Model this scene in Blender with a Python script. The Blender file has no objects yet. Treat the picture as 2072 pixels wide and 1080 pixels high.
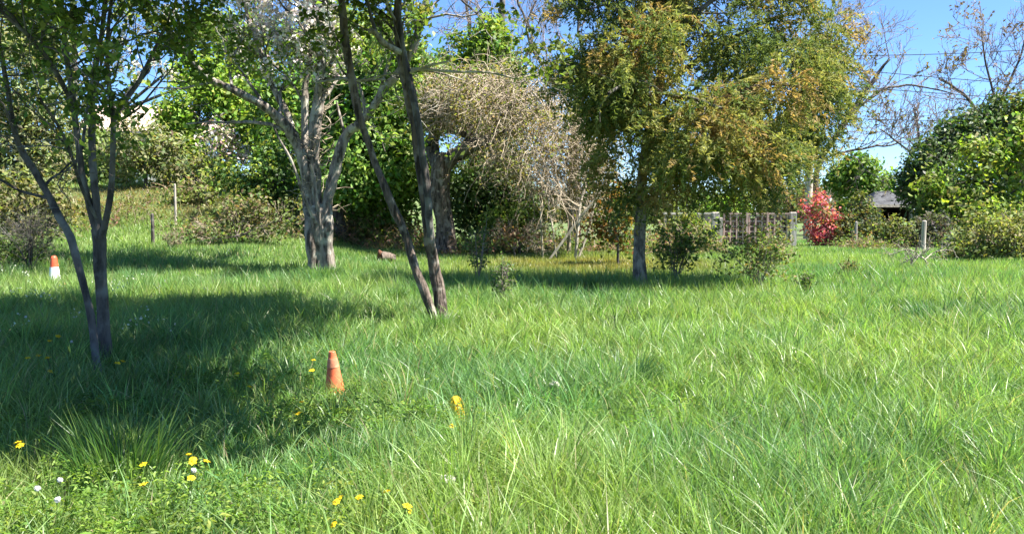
import bpy, math, random
import numpy as np
from mathutils import Vector

# ------------------------------------------------------------------ camera, sky, sun, exposure
SC = bpy.context.scene
COL = SC.collection
R = math.radians
TILT = math.atan(120.0 / 1724.0)
cam_d = bpy.data.cameras.new('camera')
cam = bpy.data.objects.new('camera', cam_d)
COL.objects.link(cam)
cam.location = (0, 0, 1.6)
cam.rotation_euler = (R(90) - TILT, 0, 0)
cam_d.sensor_width = 36.0
cam_d.lens = 1724.0 / 2072.0 * 36.0
cam_d.clip_start = 0.05
cam_d.clip_end = 2000
SC.camera = cam

SUN_EL, SUN_AZ = R(56), R(100)          # azimuth of the sun seen from above, 0 = +Y, clockwise positive
W = bpy.data.worlds.new('World')
SC.world = W
W.use_nodes = True
wn = W.node_tree.nodes
bg = wn['Background']
sky = wn.new('ShaderNodeTexSky')
sky.sky_type = 'NISHITA'
sky.sun_disc = False
sky.sun_elevation = SUN_EL
sky.sun_rotation = SUN_AZ
sky.air_density = 1.0
sky.dust_density = 0.0
sky.ozone_density = 10.0
sky.altitude = 2500
W.node_tree.links.new(sky.outputs[0], bg.inputs[0])
bg.inputs[1].default_value = 0.07

sun_d = bpy.data.lights.new('sun', 'SUN')
sun_d.energy = 5.0
sun_d.angle = R(0.53)
sun_d.color = (1.0, 0.95, 0.86)
sun = bpy.data.objects.new('sun', sun_d)
COL.objects.link(sun)
sdir = Vector((math.sin(SUN_AZ) * math.cos(SUN_EL), math.cos(SUN_AZ) * math.cos(SUN_EL), math.sin(SUN_EL)))
sun.rotation_euler = sdir.to_track_quat('Z', 'Y').to_euler()
sun.location = (0, 0, 30)

SC.view_settings.view_transform = 'Standard'
SC.view_settings.look = 'None'
SC.view_settings.gamma = 1.0
SC.view_settings.exposure = 1.98
SC.view_settings.use_curve_mapping = False

# ------------------------------------------------------------------ helpers
F, CX, CY = 1724.0, 1036.0, 540.0
rng = np.random.default_rng(7)


def P(px, py, d):
    """world point at depth d (metres along +Y) seen at photo pixel px, py"""
    x = (px - CX) / F
    y = -(py - CY) / F
    s = d / (math.cos(TILT) + y * math.sin(TILT))
    return np.array((s * x, d, 1.6 + s * (-math.sin(TILT) + y * math.cos(TILT))))


_tab = np.random.default_rng(99).random((64, 64, 64)).astype(np.float32)


def noise3(p):
    p = np.asarray(p, dtype=np.float64)
    i = np.floor(p).astype(int)
    f = p - i
    f = f * f * (3 - 2 * f)
    x0, y0, z0 = (i[..., k] & 63 for k in range(3))
    x1, y1, z1 = ((i[..., k] + 1) & 63 for k in range(3))
    fx, fy, fz = f[..., 0], f[..., 1], f[..., 2]
    c00 = _tab[x0, y0, z0] * (1 - fx) + _tab[x1, y0, z0] * fx
    c10 = _tab[x0, y1, z0] * (1 - fx) + _tab[x1, y1, z0] * fx
    c01 = _tab[x0, y0, z1] * (1 - fx) + _tab[x1, y0, z1] * fx
    c11 = _tab[x0, y1, z1] * (1 - fx) + _tab[x1, y1, z1] * fx
    return (c00 * (1 - fy) + c10 * fy) * (1 - fz) + (c01 * (1 - fy) + c11 * fy) * fz


def noise2(x, y, s, off=0.0):
    return noise3(np.stack([np.asarray(x) * s + off, np.asarray(y) * s + off * 1.7, np.full(np.shape(x), off * 0.37 + 0.5)], -1))


def sstep(a, b, x):
    t = np.clip((np.asarray(x, dtype=float) - a) / (b - a), 0, 1)
    return t * t * (3 - 2 * t)


def G(x, y):
    """height of the ground"""
    x = np.asarray(x, dtype=float)
    y = np.asarray(y, dtype=float)
    h = (noise2(x, y, 0.35, 3.0) - 0.5) * 0.10 + (noise2(x, y, 0.09, 8.0) - 0.5) * 0.16
    h = h * sstep(3, 9, y)
    h = h + 2.1 * sstep(25.0, 36.0, y + 0.5 * np.sin(x * 0.4)) * sstep(-4.0, -9.0, x)
    h = h + 0.42 * sstep(17, 25, y) * sstep(-2, -8, x)
    return h


def Gz(x, y):
    return float(G(np.array([x]), np.array([y]))[0])


def nrm(v):
    return v / np.maximum(np.linalg.norm(v, axis=-1, keepdims=True), 1e-9)


def link(o, parent=None):
    COL.objects.link(o)
    if parent is not None:
        o.parent = parent
    return o


def mesh_obj(name, V, faces, mat, parent=None, col=None, smooth=False, origin=None):
    """V (n,3); faces: list of int arrays (m,k). Parented meshes are given in world space and moved to the parent's frame."""
    V = np.asarray(V, dtype=np.float32)
    off = None
    if parent is not None:
        off = np.array(parent.get('_o', (0, 0, 0)), dtype=np.float32)
    elif origin is not None:
        off = np.asarray(origin, dtype=np.float32)
    if off is not None:
        V = V - off
    me = bpy.data.meshes.new(name)
    me.vertices.add(len(V))
    me.vertices.foreach_set('co', V.ravel())
    faces = [np.asarray(f, dtype=np.int32) for f in faces if len(f)]
    li = np.concatenate([f.ravel() for f in faces])
    lt = np.concatenate([np.full(len(f), f.shape[1], dtype=np.int32) for f in faces])
    ls = np.concatenate([[0], np.cumsum(lt)[:-1]]).astype(np.int32)
    me.loops.add(len(li))
    me.loops.foreach_set('vertex_index', li)
    me.polygons.add(len(lt))
    me.polygons.foreach_set('loop_start', ls)
    rounded = smooth or col is not None or name in ('twigs', 'crown', 'shoots', 'stems')
    me.polygons.foreach_set('use_smooth', np.full(len(lt), rounded, dtype=bool))
    if col is not None:
        a = me.color_attributes.new('Col', 'FLOAT_COLOR', 'POINT')
        c = np.ones((len(V), 4), dtype=np.float32)
        c[:, :3] = col
        a.data.foreach_set('color', c.ravel())
    me.materials.append(mat)
    me.update(calc_edges=True)
    o = bpy.data.objects.new(name, me)
    if parent is None and origin is not None:
        o.location = [float(v) for v in origin]
    if parent is not None and name in ('foliage', 'twigs', 'buds', 'blossom', 'shoots', 'crown'):
        o['kind'] = 'stuff'
    return link(o, parent)


def tag(o, label, cat, group=None, kind=None):
    o['label'] = label
    o['category'] = cat
    if group:
        o['group'] = group
    if kind:
        o['kind'] = kind
    return o


def thing(name, label, cat, loc, group=None):
    o = bpy.data.objects.new(name, None)
    o.empty_display_size = 0.2
    o.location = [float(v) for v in loc]
    link(o)
    o['_o'] = [float(v) for v in loc]
    return tag(o, label, cat, group)


class Acc:
    """collects tubes / boxes / leaves into one mesh"""
    def __init__(s):
        s.V, s.F, s.C, s.n = [], {}, [], 0

    def add(s, V, F, col=None):
        V = np.asarray(V, dtype=float).reshape(-1, 3)
        for f in (F if isinstance(F, list) else [F]):
            f = np.asarray(f, dtype=int)
            if len(f):
                s.F.setdefault(f.shape[1], []).append(f + s.n)
        s.V.append(V)
        if col is not None:
            c = np.asarray(col, dtype=float)
            s.C.append(np.broadcast_to(c, V.shape).copy())
        s.n += len(V)
        return s

    def build(s, name, mat, parent=None, smooth=False, origin=None):
        if not s.n:
            return None
        V = np.concatenate(s.V)
        faces = [np.concatenate(v) for v in s.F.values()]
        col = np.concatenate(s.C) if s.C else None
        return mesh_obj(name, V, faces, mat, parent, col, smooth, origin)


def tubes(paths, radii, sides=5, rough=0.0, cap=True, seed=0):
    """paths (m,n,3), radii (m,n) -> verts, faces"""
    paths = np.asarray(paths, dtype=float)
    radii = np.asarray(radii, dtype=float)
    m, n, _ = paths.shape
    t = np.empty_like(paths)
    t[:, 1:-1] = paths[:, 2:] - paths[:, :-2]
    t[:, 0] = paths[:, 1] - paths[:, 0]
    t[:, -1] = paths[:, -1] - paths[:, -2]
    t = nrm(t)
    mean = nrm(paths[:, -1] - paths[:, 0])
    ref = np.where(np.abs(mean[:, 2:3]) > 0.8, np.array([[1.0, 0.1, 0]]), np.array([[0, 0, 1.0]]))
    ref = ref[:, None, :]
    u = nrm(ref - (ref * t).sum(-1, keepdims=True) * t)
    v = np.cross(t, u)
    a = np.arange(sides) * 2 * np.pi / sides
    ca, sa = np.cos(a), np.sin(a)
    rr = radii[:, :, None] * np.ones(sides)
    if rough:
        q = paths[:, :, None, :] + (u[:, :, None, :] * ca[:, None] + v[:, :, None, :] * sa[:, None]) * radii[:, :, None, None]
        fr = 0.9 / np.maximum(radii.mean(), 1e-3)
        rr = rr * (1 + rough * 2 * (noise3(q * fr * np.array([1, 1, 0.35]) + seed) - 0.5) + rough * (noise3(q * fr * 2.3 * np.array([1, 1, .3]) + seed + 9) - 0.5))
    V = paths[:, :, None, :] + (u[:, :, None, :] * ca[:, None] + v[:, :, None, :] * sa[:, None]) * rr[..., None]
    idx = np.arange(m * n * sides).reshape(m, n, sides)
    A = idx[:, :-1, :]
    B = idx[:, 1:, :]
    q = np.stack([A, np.roll(A, -1, 2), np.roll(B, -1, 2), B], -1).reshape(-1, 4)
    return V.reshape(-1, 3), q


def resample(pts, rad, step):
    """Catmull-Rom through pts, even spacing"""
    pts = np.asarray(pts, dtype=float)
    rad = np.asarray(rad, dtype=float)
    k = len(pts)
    e = np.vstack([2 * pts[0] - pts[1], pts, 2 * pts[-1] - pts[-2]])
    out, ro = [], []
    for i in range(k - 1):
        p0, p1, p2, p3 = e[i], e[i + 1], e[i + 2], e[i + 3]
        n = max(2, int(np.linalg.norm(p2 - p1) / step))
        for j in range(n):
            t = j / n
            out.append(0.5 * (2 * p1 + (p2 - p0) * t + (2 * p0 - 5 * p1 + 4 * p2 - p3) * t * t + (3 * p1 - p0 - 3 * p2 + p3) * t ** 3))
            ro.append(rad[i] * (1 - t) + rad[i + 1] * t)
    out.append(pts[-1]); ro.append(rad[-1])
    return np.array(out), np.array(ro)


def skel(pix, d, step=0.12, wob=0.01):
    """pix: list of (px, py, r_px[, extra depth]) -> path, radii in metres"""
    pts, rad = [], []
    for q in pix:
        dd = d + (q[3] if len(q) > 3 else 0.0)
        pts.append(P(q[0], q[1], dd)); rad.append(q[2] * dd / F)
    p, r = resample(pts, rad, step)
    p = p + (noise3(p[:, None, :] * 2.2 + np.array([[0, 0, 0], [17, 5, 3], [5, 31, 11]])) - 0.5) * wob * 2
    return p, r


def flat(path, rad, n):
    """fixed number of points"""
    s = np.linspace(0, len(path) - 1, n)
    p = np.stack([np.interp(s, np.arange(len(path)), path[:, k]) for k in range(3)], -1)
    return p, np.interp(s, np.arange(len(path)), rad)


def spawn(paths, radii, k, t0, t1, ang, length, lvar=0.35, up=0.0, bend=0.25, npts=6, rfac=0.6, rmin=0.002, taper=0.25, g=rng, lend=0.6):
    """k children on every path; length in metres (array or scalar)"""
    paths = np.asarray(paths); radii = np.asarray(radii)
    m, n, _ = paths.shape
    t = (t0 + (t1 - t0) * (np.arange(k)[None, :] + g.random((m, k))) / k)
    s = t * (n - 1)
    i = np.clip(s.astype(int), 0, n - 2)
    f = (s - i)[..., None]
    mi = np.arange(m)[:, None]
    p0 = paths[mi, i] * (1 - f) + paths[mi, i + 1] * f
    r0 = radii[mi, i] * (1 - f[..., 0]) + radii[mi, i + 1] * f[..., 0]
    tan = nrm(paths[mi, i + 1] - paths[mi, i])
    rv = g.normal(size=tan.shape)
    perp = nrm(rv - (rv * tan).sum(-1, keepdims=True) * tan)
    a = np.radians(ang) * (0.7 + 0.6 * g.random((m, k)))[..., None]
    d = tan * np.cos(a) + perp * np.sin(a)
    d[..., 2] += up
    d = nrm(d).reshape(-1, 3)
    L = (np.broadcast_to(np.asarray(length, dtype=float), (m, k)) if np.ndim(length) < 2 else length) * (1 + lvar * (g.random((m, k)) * 2 - 1)) * (1 - (1 - lend) * (t - t0) / max(t1 - t0, 1e-6))
    L = L.reshape(-1)
    p0 = p0.reshape(-1, 3)
    out = np.empty((m * k, npts, 3))
    out[:, 0] = p0
    cur = d
    for j in range(1, npts):
        cur = nrm(cur + g.normal(size=cur.shape) * bend + np.array([0, 0, up * 0.25]))
        out[:, j] = out[:, j - 1] + cur * (L / (npts - 1))[:, None]
    r = np.maximum(r0.reshape(-1) * rfac, rmin)
    rad = np.maximum(r[:, None] * np.linspace(1, taper, npts)[None, :], rmin * 0.7)
    return out, rad


def on_paths(paths, k, t0=0.2, t1=1.0, g=rng, spread=0.03):
    paths = np.asarray(paths)
    m, n, _ = paths.shape
    s = (t0 + (t1 - t0) * g.random((m, k))) * (n - 1)
    i = np.clip(s.astype(int), 0, n - 2)
    f = (s - i)[..., None]
    mi = np.arange(m)[:, None]
    p = paths[mi, i] * (1 - f) + paths[mi, i + 1] * f
    return (p + g.normal(size=p.shape) * spread).reshape(-1, 3)


def leaf_quads(p, size, col, nb=None, nrand=0.8, aspect=0.5, g=rng, droop=0.0, fold=0.12, axis=None):
    """p (n,3) centres, size scalar or (n,), col (n,3); returns V, F, C"""
    n = len(p)
    size = np.broadcast_to(np.asarray(size, dtype=float), (n,)) * (0.65 + 0.7 * g.random(n))
    nv = g.normal(size=(n, 3)) * nrand
    nv = nv + (np.array([0, 0, 0.6]) if nb is None else nb)
    nv = nrm(nv)
    if axis is None:
        ax = g.normal(size=(n, 3))
        ax[:, 2] -= droop
    else:
        ax = axis
    ax = nrm(ax - (ax * nv).sum(-1, keepdims=True) * nv)
    b = np.cross(nv, ax)
    s = size[:, None]
    V = np.stack([p - ax * s * 0.5, p + b * s * aspect * 0.5 + nv * s * fold - ax * s * 0.05, p + ax * s * 0.5 - nv * s * fold * 0.5, p - b * s * aspect * 0.5 + nv * s * fold - ax * s * 0.05], 1).reshape(-1, 3)
    q = np.arange(n * 4).reshape(n, 4)
    return V, q, np.repeat(col, 4, axis=0)


def mixcol(n, cols, w=None, g=rng, var=0.18):
    cols = np.asarray(cols, dtype=float)
    k = g.choice(len(cols), size=n, p=w)
    c = cols[k]
    return np.clip(c * (1 + var * g.normal(size=(n, 1))) * (1 + 0.06 * g.normal(size=(n, 3))), 0.003, 0.9)


def crown_points(lobes, per_area, clump, per, gate=0.42, nfreq=0.9, inner=0.5, g=rng, flat_bottom=0.0):
    """clumped leaf positions on and in ellipsoid lobes: (centre, (rx,ry,rz)); returns points, outward dirs, clump id"""
    PP, NN, ID = [], [], []
    cid = 0
    for c, r in lobes:
        c = np.asarray(c, float); r = np.asarray(r, float)
        A = 4 * math.pi * ((r[0] * r[1]) ** 1.6 / 3 + (r[0] * r[2]) ** 1.6 / 3 + (r[1] * r[2]) ** 1.6 / 3) ** (1 / 1.6)
        n = int(A * per_area) + 2
        d = nrm(g.normal(size=(n, 3)))
        rad = inner + (1.05 - inner) * g.random(n) ** 0.7
        p = c + d * r * rad[:, None]
        keep = noise3(p * nfreq + 3.3) > gate - 0.12 * (rad < 0.8)
        if flat_bottom:
            keep &= d[:, 2] > -flat_bottom
        p, d = p[keep], d[keep]
        m = len(p)
        q = p[:, None, :] + g.normal(size=(m, per, 3)) * clump * (0.6 + 0.6 * g.random((m, 1, 1)))
        PP.append(q.reshape(-1, 3)); NN.append(np.repeat(d, per, 0)); ID.append(np.repeat(np.arange(m) + cid, per))
        cid += m
    return np.concatenate(PP), np.concatenate(NN), np.concatenate(ID)


def clump_colors(ids, cols, w=None, var=0.2, g=rng):
    base = mixcol(ids.max() + 1 if len(ids) else 1, cols, w, g, 0.12)
    c = base[ids]
    n = len(c)
    return np.clip(c * (1 + var * g.normal(size=(n, 1))) * (1 + 0.08 * g.normal(size=(n, 3))), 0.004, 0.9)


def box(a, x0, x1, y0, y1, z0, z1, col=None):
    V = [(x, y, z) for z in (z0, z1) for y in (y0, y1) for x in (x0, x1)]
    a.add(V, np.array([[0, 2, 3, 1], [4, 5, 7, 6], [0, 1, 5, 4], [2, 6, 7, 3], [0, 4, 6, 2], [1, 3, 7, 5]]), col)


# ------------------------------------------------------------------ materials
def new_mat(name):
    m = bpy.data.materials.new(name)
    m.use_nodes = True
    nt = m.node_tree
    return m, nt, nt.nodes, nt.links, nt.nodes['Principled BSDF'], nt.nodes['Material Output']


def leaf_mat(name, trans=0.35, rough=0.45, spec=0.35, tcol=(1.25, 1.35, 0.55)):
    m, nt, N, L, b, out = new_mat(name)
    a = N.new('ShaderNodeAttribute'); a.attribute_name = 'Col'
    b.inputs['Roughness'].default_value = rough
    b.inputs['Specular IOR Level'].default_value = spec
    L.new(a.outputs['Color'], b.inputs['Base Color'])
    tr = N.new('ShaderNodeBsdfTranslucent')
    mul = N.new('ShaderNodeMix'); mul.data_type = 'RGBA'; mul.blend_type = 'MULTIPLY'
    mul.inputs[0].default_value = 1.0
    mul.inputs[7].default_value = (*tcol, 1)
    L.new(a.outputs['Color'], mul.inputs[6])
    L.new(mul.outputs[2], tr.inputs['Color'])
    mx = N.new('ShaderNodeMixShader')
    mx.inputs[0].default_value = trans
    L.new(b.outputs[0], mx.inputs[1]); L.new(tr.outputs[0], mx.inputs[2])
    L.new(mx.outputs[0], out.inputs['Surface'])
    return m


def rough_mat(name, c1, c2, scale=8.0, c3=None, stretch=(1, 1, 0.25), bump=0.5, rough=0.85, bscale=None):
    m, nt, N, L, b, out = new_mat(name)
    tc = N.new('ShaderNodeTexCoord')
    mp = N.new('ShaderNodeMapping'); mp.inputs['Scale'].default_value = stretch
    L.new(tc.outputs['Object'], mp.inputs['Vector'])
    no = N.new('ShaderNodeTexNoise'); no.inputs['Scale'].default_value = scale; no.inputs['Detail'].default_value = 6
    no.inputs['Roughness'].default_value = 0.65
    L.new(mp.outputs[0], no.inputs['Vector'])
    cr = N.new('ShaderNodeValToRGB')
    cr.color_ramp.elements[0].position = 0.40; cr.color_ramp.elements[0].color = (*c1, 1)
    cr.color_ramp.elements[1].position = 0.58; cr.color_ramp.elements[1].color = (*c2, 1)
    L.new(no.outputs[0], cr.inputs[0])
    last = cr.outputs[0]
    if c3 is not None:
        n2 = N.new('ShaderNodeTexNoise'); n2.inputs['Scale'].default_value = scale * 0.45; n2.inputs['Detail'].default_value = 4
        L.new(tc.outputs['Object'], n2.inputs['Vector'])
        r2 = N.new('ShaderNodeValToRGB')
        r2.color_ramp.elements[0].position = 0.52; r2.color_ramp.elements[0].color = (0, 0, 0, 1)
        r2.color_ramp.elements[1].position = 0.64; r2.color_ramp.elements[1].color = (1, 1, 1, 1)
        L.new(n2.outputs[0], r2.inputs[0])
        mx = N.new('ShaderNodeMix'); mx.data_type = 'RGBA'
        L.new(r2.outputs[0], mx.inputs[0]); L.new(last, mx.inputs[6]); mx.inputs[7].default_value = (*c3, 1)
        last = mx.outputs[2]
    L.new(last, b.inputs['Base Color'])
    b.inputs['Roughness'].default_value = rough
    b.inputs['Specular IOR Level'].default_value = 0.25
    if bump:
        nb = N.new('ShaderNodeTexNoise'); nb.inputs['Scale'].default_value = bscale or scale * 2.2; nb.inputs['Detail'].default_value = 5
        L.new(mp.outputs[0], nb.inputs['Vector'])
        bp = N.new('ShaderNodeBump'); bp.inputs['Strength'].default_value = bump; bp.inputs['Distance'].default_value = 0.045
        L.new(nb.outputs[0], bp.inputs['Height'])
        L.new(bp.outputs[0], b.inputs['Normal'])
    return m


M_leaf = leaf_mat('leaf', 0.42, 0.55, 0.2)
M_leafdark = leaf_mat('evergreen_leaf', 0.32, 0.5, 0.25)
M_feather = leaf_mat('feathery_leaf', 0.45, 0.7, 0.12, (1.2, 1.15, 0.6))
M_grass = leaf_mat('grass_blade', 0.48, 0.40, 0.45, (1.2, 1.3, 0.6))
M_petal = leaf_mat('petal', 0.3, 0.6, 0.2, (1.0, 1.0, 0.95))
M_barkdark = rough_mat('dark_bark', (0.035, 0.03, 0.028), (0.11, 0.095, 0.085), 9, (0.16, 0.155, 0.14))
M_barkgrey = rough_mat('grey_bark', (0.055, 0.044, 0.036), (0.29, 0.25, 0.21), 9, (0.36, 0.34, 0.28), (1, 1, .18), bump=1.0)
M_barkbrown = rough_mat('brown_bark', (0.035, 0.026, 0.02), (0.17, 0.13, 0.105), 14, (0.25, 0.215, 0.18), (1, 1, .18), bump=1.0)
M_barkpale = rough_mat('pale_bark', (0.07, 0.058, 0.05), (0.32, 0.28, 0.235), 12, (0.10, 0.085, 0.08), (1, 1, .3), bump=1.0)
M_twig = rough_mat('tan_twig', (0.20, 0.155, 0.11), (0.44, 0.37, 0.27), 3, bump=0)
M_twigdark = rough_mat('brown_twig', (0.15, 0.115, 0.10), (0.27, 0.22, 0.20), 3, bump=0)
M_twigpale = rough_mat('dead_stick', (0.26, 0.23, 0.17), (0.45, 0.40, 0.32), 5, bump=0.2)
M_soil = rough_mat('soil', (0.06, 0.095, 0.03), (0.10, 0.15, 0.045), 1.5, (0.12, 0.13, 0.06), (1, 1, 1), 0.6, 0.95, 14)
M_postgrey = rough_mat('weathered_wood', (0.26, 0.23, 0.20), (0.46, 0.42, 0.37), 6, None, (1, 1, 0.15), 0.4)
M_postpale = rough_mat('pale_wood', (0.34, 0.30, 0.25), (0.48, 0.43, 0.37), 6, None, (1, 1, 0.15), 0.2)
M_slat = rough_mat('trellis_wood', (0.34, 0.22, 0.19), (0.50, 0.36, 0.31), 6, None, (1, 1, 0.3), 0.2)
M_wall = rough_mat('pink_render', (0.40, 0.28, 0.22), (0.52, 0.38, 0.30), 2.5, (0.34, 0.25, 0.2), (1, 1, 1), 0.2)
M_coping = rough_mat('pale_stone', (0.50, 0.45, 0.38), (0.66, 0.60, 0.52), 4, None, (1, 1, 1), 0.3)
M_slate = rough_mat('dark_roofing', (0.03, 0.032, 0.038), (0.07, 0.075, 0.085), 4, None, (1, 1, 1), 0.3, 0.7)
M_tile = rough_mat('roof_tile', (0.42, 0.30, 0.24), (0.60, 0.48, 0.40), 2, (0.5, 0.42, 0.36), (1, 1, 1), 0.2)
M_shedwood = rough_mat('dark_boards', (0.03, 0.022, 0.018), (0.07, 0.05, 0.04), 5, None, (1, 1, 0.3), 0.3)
M_cable = rough_mat('cable', (0.02, 0.02, 0.02), (0.04, 0.04, 0.04), 4, bump=0)
M_stone = rough_mat('stone', (0.28, 0.26, 0.235), (0.46, 0.43, 0.39), 9, None, (1, 1, 1), 0.5)
M_orange = rough_mat('faded_orange_plastic', (0.52, 0.11, 0.045), (0.66, 0.17, 0.075), 9, (0.50, 0.16, 0.08), (1, 1, 1), 0.1, 0.5)
M_band = rough_mat('worn_band', (0.54, 0.20, 0.10), (0.58, 0.25, 0.14), 14, (0.5, 0.16, 0.085), (1, 1, 1), 0.1, 0.5)
M_conered = rough_mat('red_plastic', (0.62, 0.09, 0.04), (0.70, 0.12, 0.055), 9, None, (1, 1, 1), 0.05, 0.45)
M_conewhite = rough_mat('white_sleeve', (0.74, 0.74, 0.72), (0.82, 0.82, 0.80), 9, None, (1, 1, 1), 0.05, 0.4)
M_black = rough_mat('dark_rubber', (0.03, 0.03, 0.03), (0.07, 0.06, 0.055), 9, None, (1, 1, 1), 0.2, 0.7)
M_yellow = rough_mat('yellow_plastic', (0.62, 0.36, 0.02), (0.75, 0.48, 0.03), 12, None, (1, 1, 1), 0.1, 0.5)
M_logend = rough_mat('log_end', (0.09, 0.035, 0.02), (0.17, 0.075, 0.045), 12, None, (1, 1, 1), 0.3)

# ------------------------------------------------------------------ ground
def build_ground():
    xs = np.concatenate([np.linspace(-260, -42, 14), np.arange(-40, 40.01, 0.8), np.linspace(42, 260, 14)])
    ys = np.concatenate([np.linspace(-120, -5, 8), np.arange(-4, 60.01, 0.8), np.linspace(64, 600, 20)])
    X, Y = np.meshgrid(xs, ys)
    Z = G(X, Y)
    V = np.stack([X, Y, Z], -1).reshape(-1, 3)
    idx = np.arange(len(V)).reshape(X.shape)
    q = np.stack([idx[:-1, :-1], idx[:-1, 1:], idx[1:, 1:], idx[1:, :-1]], -1).reshape(-1, 4)
    o = mesh_obj('ground', V, [q], M_soil, smooth=True)
    o['kind'] = 'structure'
    o['label'] = 'gently uneven soil of the meadow under the grass'


build_ground()

# ------------------------------------------------------------------ grass
def grass_colors(x, y, g):
    n = len(x)
    fine = noise2(x, y, 2.2, 5.0)
    mid = noise2(x, y, 0.7, 2.0)
    big = noise2(x, y, 0.25, 9.0)
    t = np.clip(0.58 + 1.3 * (mid - 0.5) + 1.0 * (big - 0.5) + 0.5 * (fine - 0.5) + 0.22 * g.normal(size=n), 0, 1)[:, None]
    blue = np.array([0.125, 0.245, 0.09])
    yel = np.array([0.235, 0.335, 0.092])
    c = blue * (1 - t) + yel * t
    # dry straw blades mixed in
    dry = (g.random(n) < 0.06)
    c[dry] = np.array([0.36, 0.34, 0.18]) * (0.7 + 0.5 * g.random((dry.sum(), 1)))
    # yellowed patch beside the feathery tree, straw on the bank at the back left
    pz = np.exp(-(((x - 2.2) / 3.4) ** 2 + ((y - 23.0) / 3.6) ** 2) ** 1.5) * (0.55 + 0.7 * fine)
    w = np.clip(pz, 0, 0.9)[:, None]
    c = c * (1 - w) + w * (np.array([0.27, 0.215, 0.06]) * (0.7 + 0.6 * g.random((n, 1))))
    bank = sstep(28, 30.5, y) * sstep(-4.5, -7, x) * sstep(35.5, 33, y) * (0.5 + 0.8 * mid)
    w = np.clip(bank, 0, 0.9)[:, None]
    c = c * (1 - w) + w * (np.array([0.25, 0.20, 0.085]) * (0.7 + 0.6 * g.random((n, 1))))
    return np.clip(c * (1 + 0.16 * g.normal(size=(n, 1))), 0.01, 0.6)


def grass_height(x, y, g):
    mid = noise2(x, y, 0.8, 12.0)
    fine = noise2(x, y, 2.6, 21.0)
    h = 0.10 + 0.15 * mid + 0.14 * np.maximum(fine - 0.45, 0)
    h = h * (1 - 0.35 * sstep(-0.8, -2.2, x) * sstep(6.0, 4.6, y))
    h = h * (1 - 0.5 * sstep(29, 32, y) * sstep(2, 5, x)) * (1 + .22 * sstep(24, 14, y))
    h = h * (1 - 0.45 * np.exp(-(((x - 2.2) / 2.9) ** 2 + ((y - 22.0) / 3.0) ** 2)))
    return h * (0.55 + 0.75 * g.random(len(x)))


def blades(x, y, h, w, col, segs, g, lean=0.8, lean_dir=None, zoff=0.0):
    """curved blades: segs 1 = one triangle, 2 = 3 tris, 3 = 5 tris"""
    n = len(x)
    z = G(x, y) + zoff
    th = g.random(n) * 2 * np.pi
    if lean_dir is None:
        wind = noise2(x, y, 0.5, 31.0) * 9.0
        ld = wind + g.normal(size=n) * 1.9
    else:
        ld = lean_dir
    le = lean * (0.25 + 0.9 * g.random(n) ** 1.5)
    base = np.stack([x, y, z], -1)
    D = np.stack([np.cos(ld), np.sin(ld), np.zeros(n)], -1)
    Wd = np.stack([np.cos(th), np.sin(th), np.zeros(n)], -1)
    ts = np.linspace(0, 1, segs + 1)
    rows = []
    for t in ts[:-1]:
        c = base + D * (h * le * t ** 2)[:, None] + np.array([0, 0, 1.0]) * (h * (t - 0.22 * le * t ** 2))[:, None]
        hw = (w * 0.5 * (1 - 0.55 * t ** 1.5))[:, None]
        tw = Wd * np.cos(t * 0.7) + np.cross(Wd, np.array([0, 0, 1.0])) * np.sin(t * 0.7)
        rows += [c - tw * hw, c + tw * hw]
    tip = base + D * (h * le)[:, None] + np.array([0, 0, 1.0]) * (h * (1 - 0.22 * le))[:, None]
    rows.append(tip)
    V = np.stack(rows, 1)
    k = V.shape[1]
    off = (np.arange(n) * k)[:, None]
    quads = [off + np.array([[2 * s, 2 * s + 1, 2 * s + 3, 2 * s + 2]]) for s in range(segs - 1)]
    tri = off + np.array([[2 * segs - 2, 2 * segs - 1, 2 * segs]])
    fs = ([np.concatenate(quads)] if quads else []) + [tri]
    C = np.repeat(col, k, axis=0)
    return V.reshape(-1, 3), fs, C


def scatter(d0, d1, dens, g, pad=1.6, fx=0.66):
    A = fx * (d1 ** 2 - d0 ** 2) + 2 * pad * (d1 - d0)
    n = int(A * dens)
    d = np.sqrt(d0 ** 2 + (d1 ** 2 - d0 ** 2) * g.random(n))
    x = (g.random(n) * 2 - 1) * (fx * d + pad)
    return x, d


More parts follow.
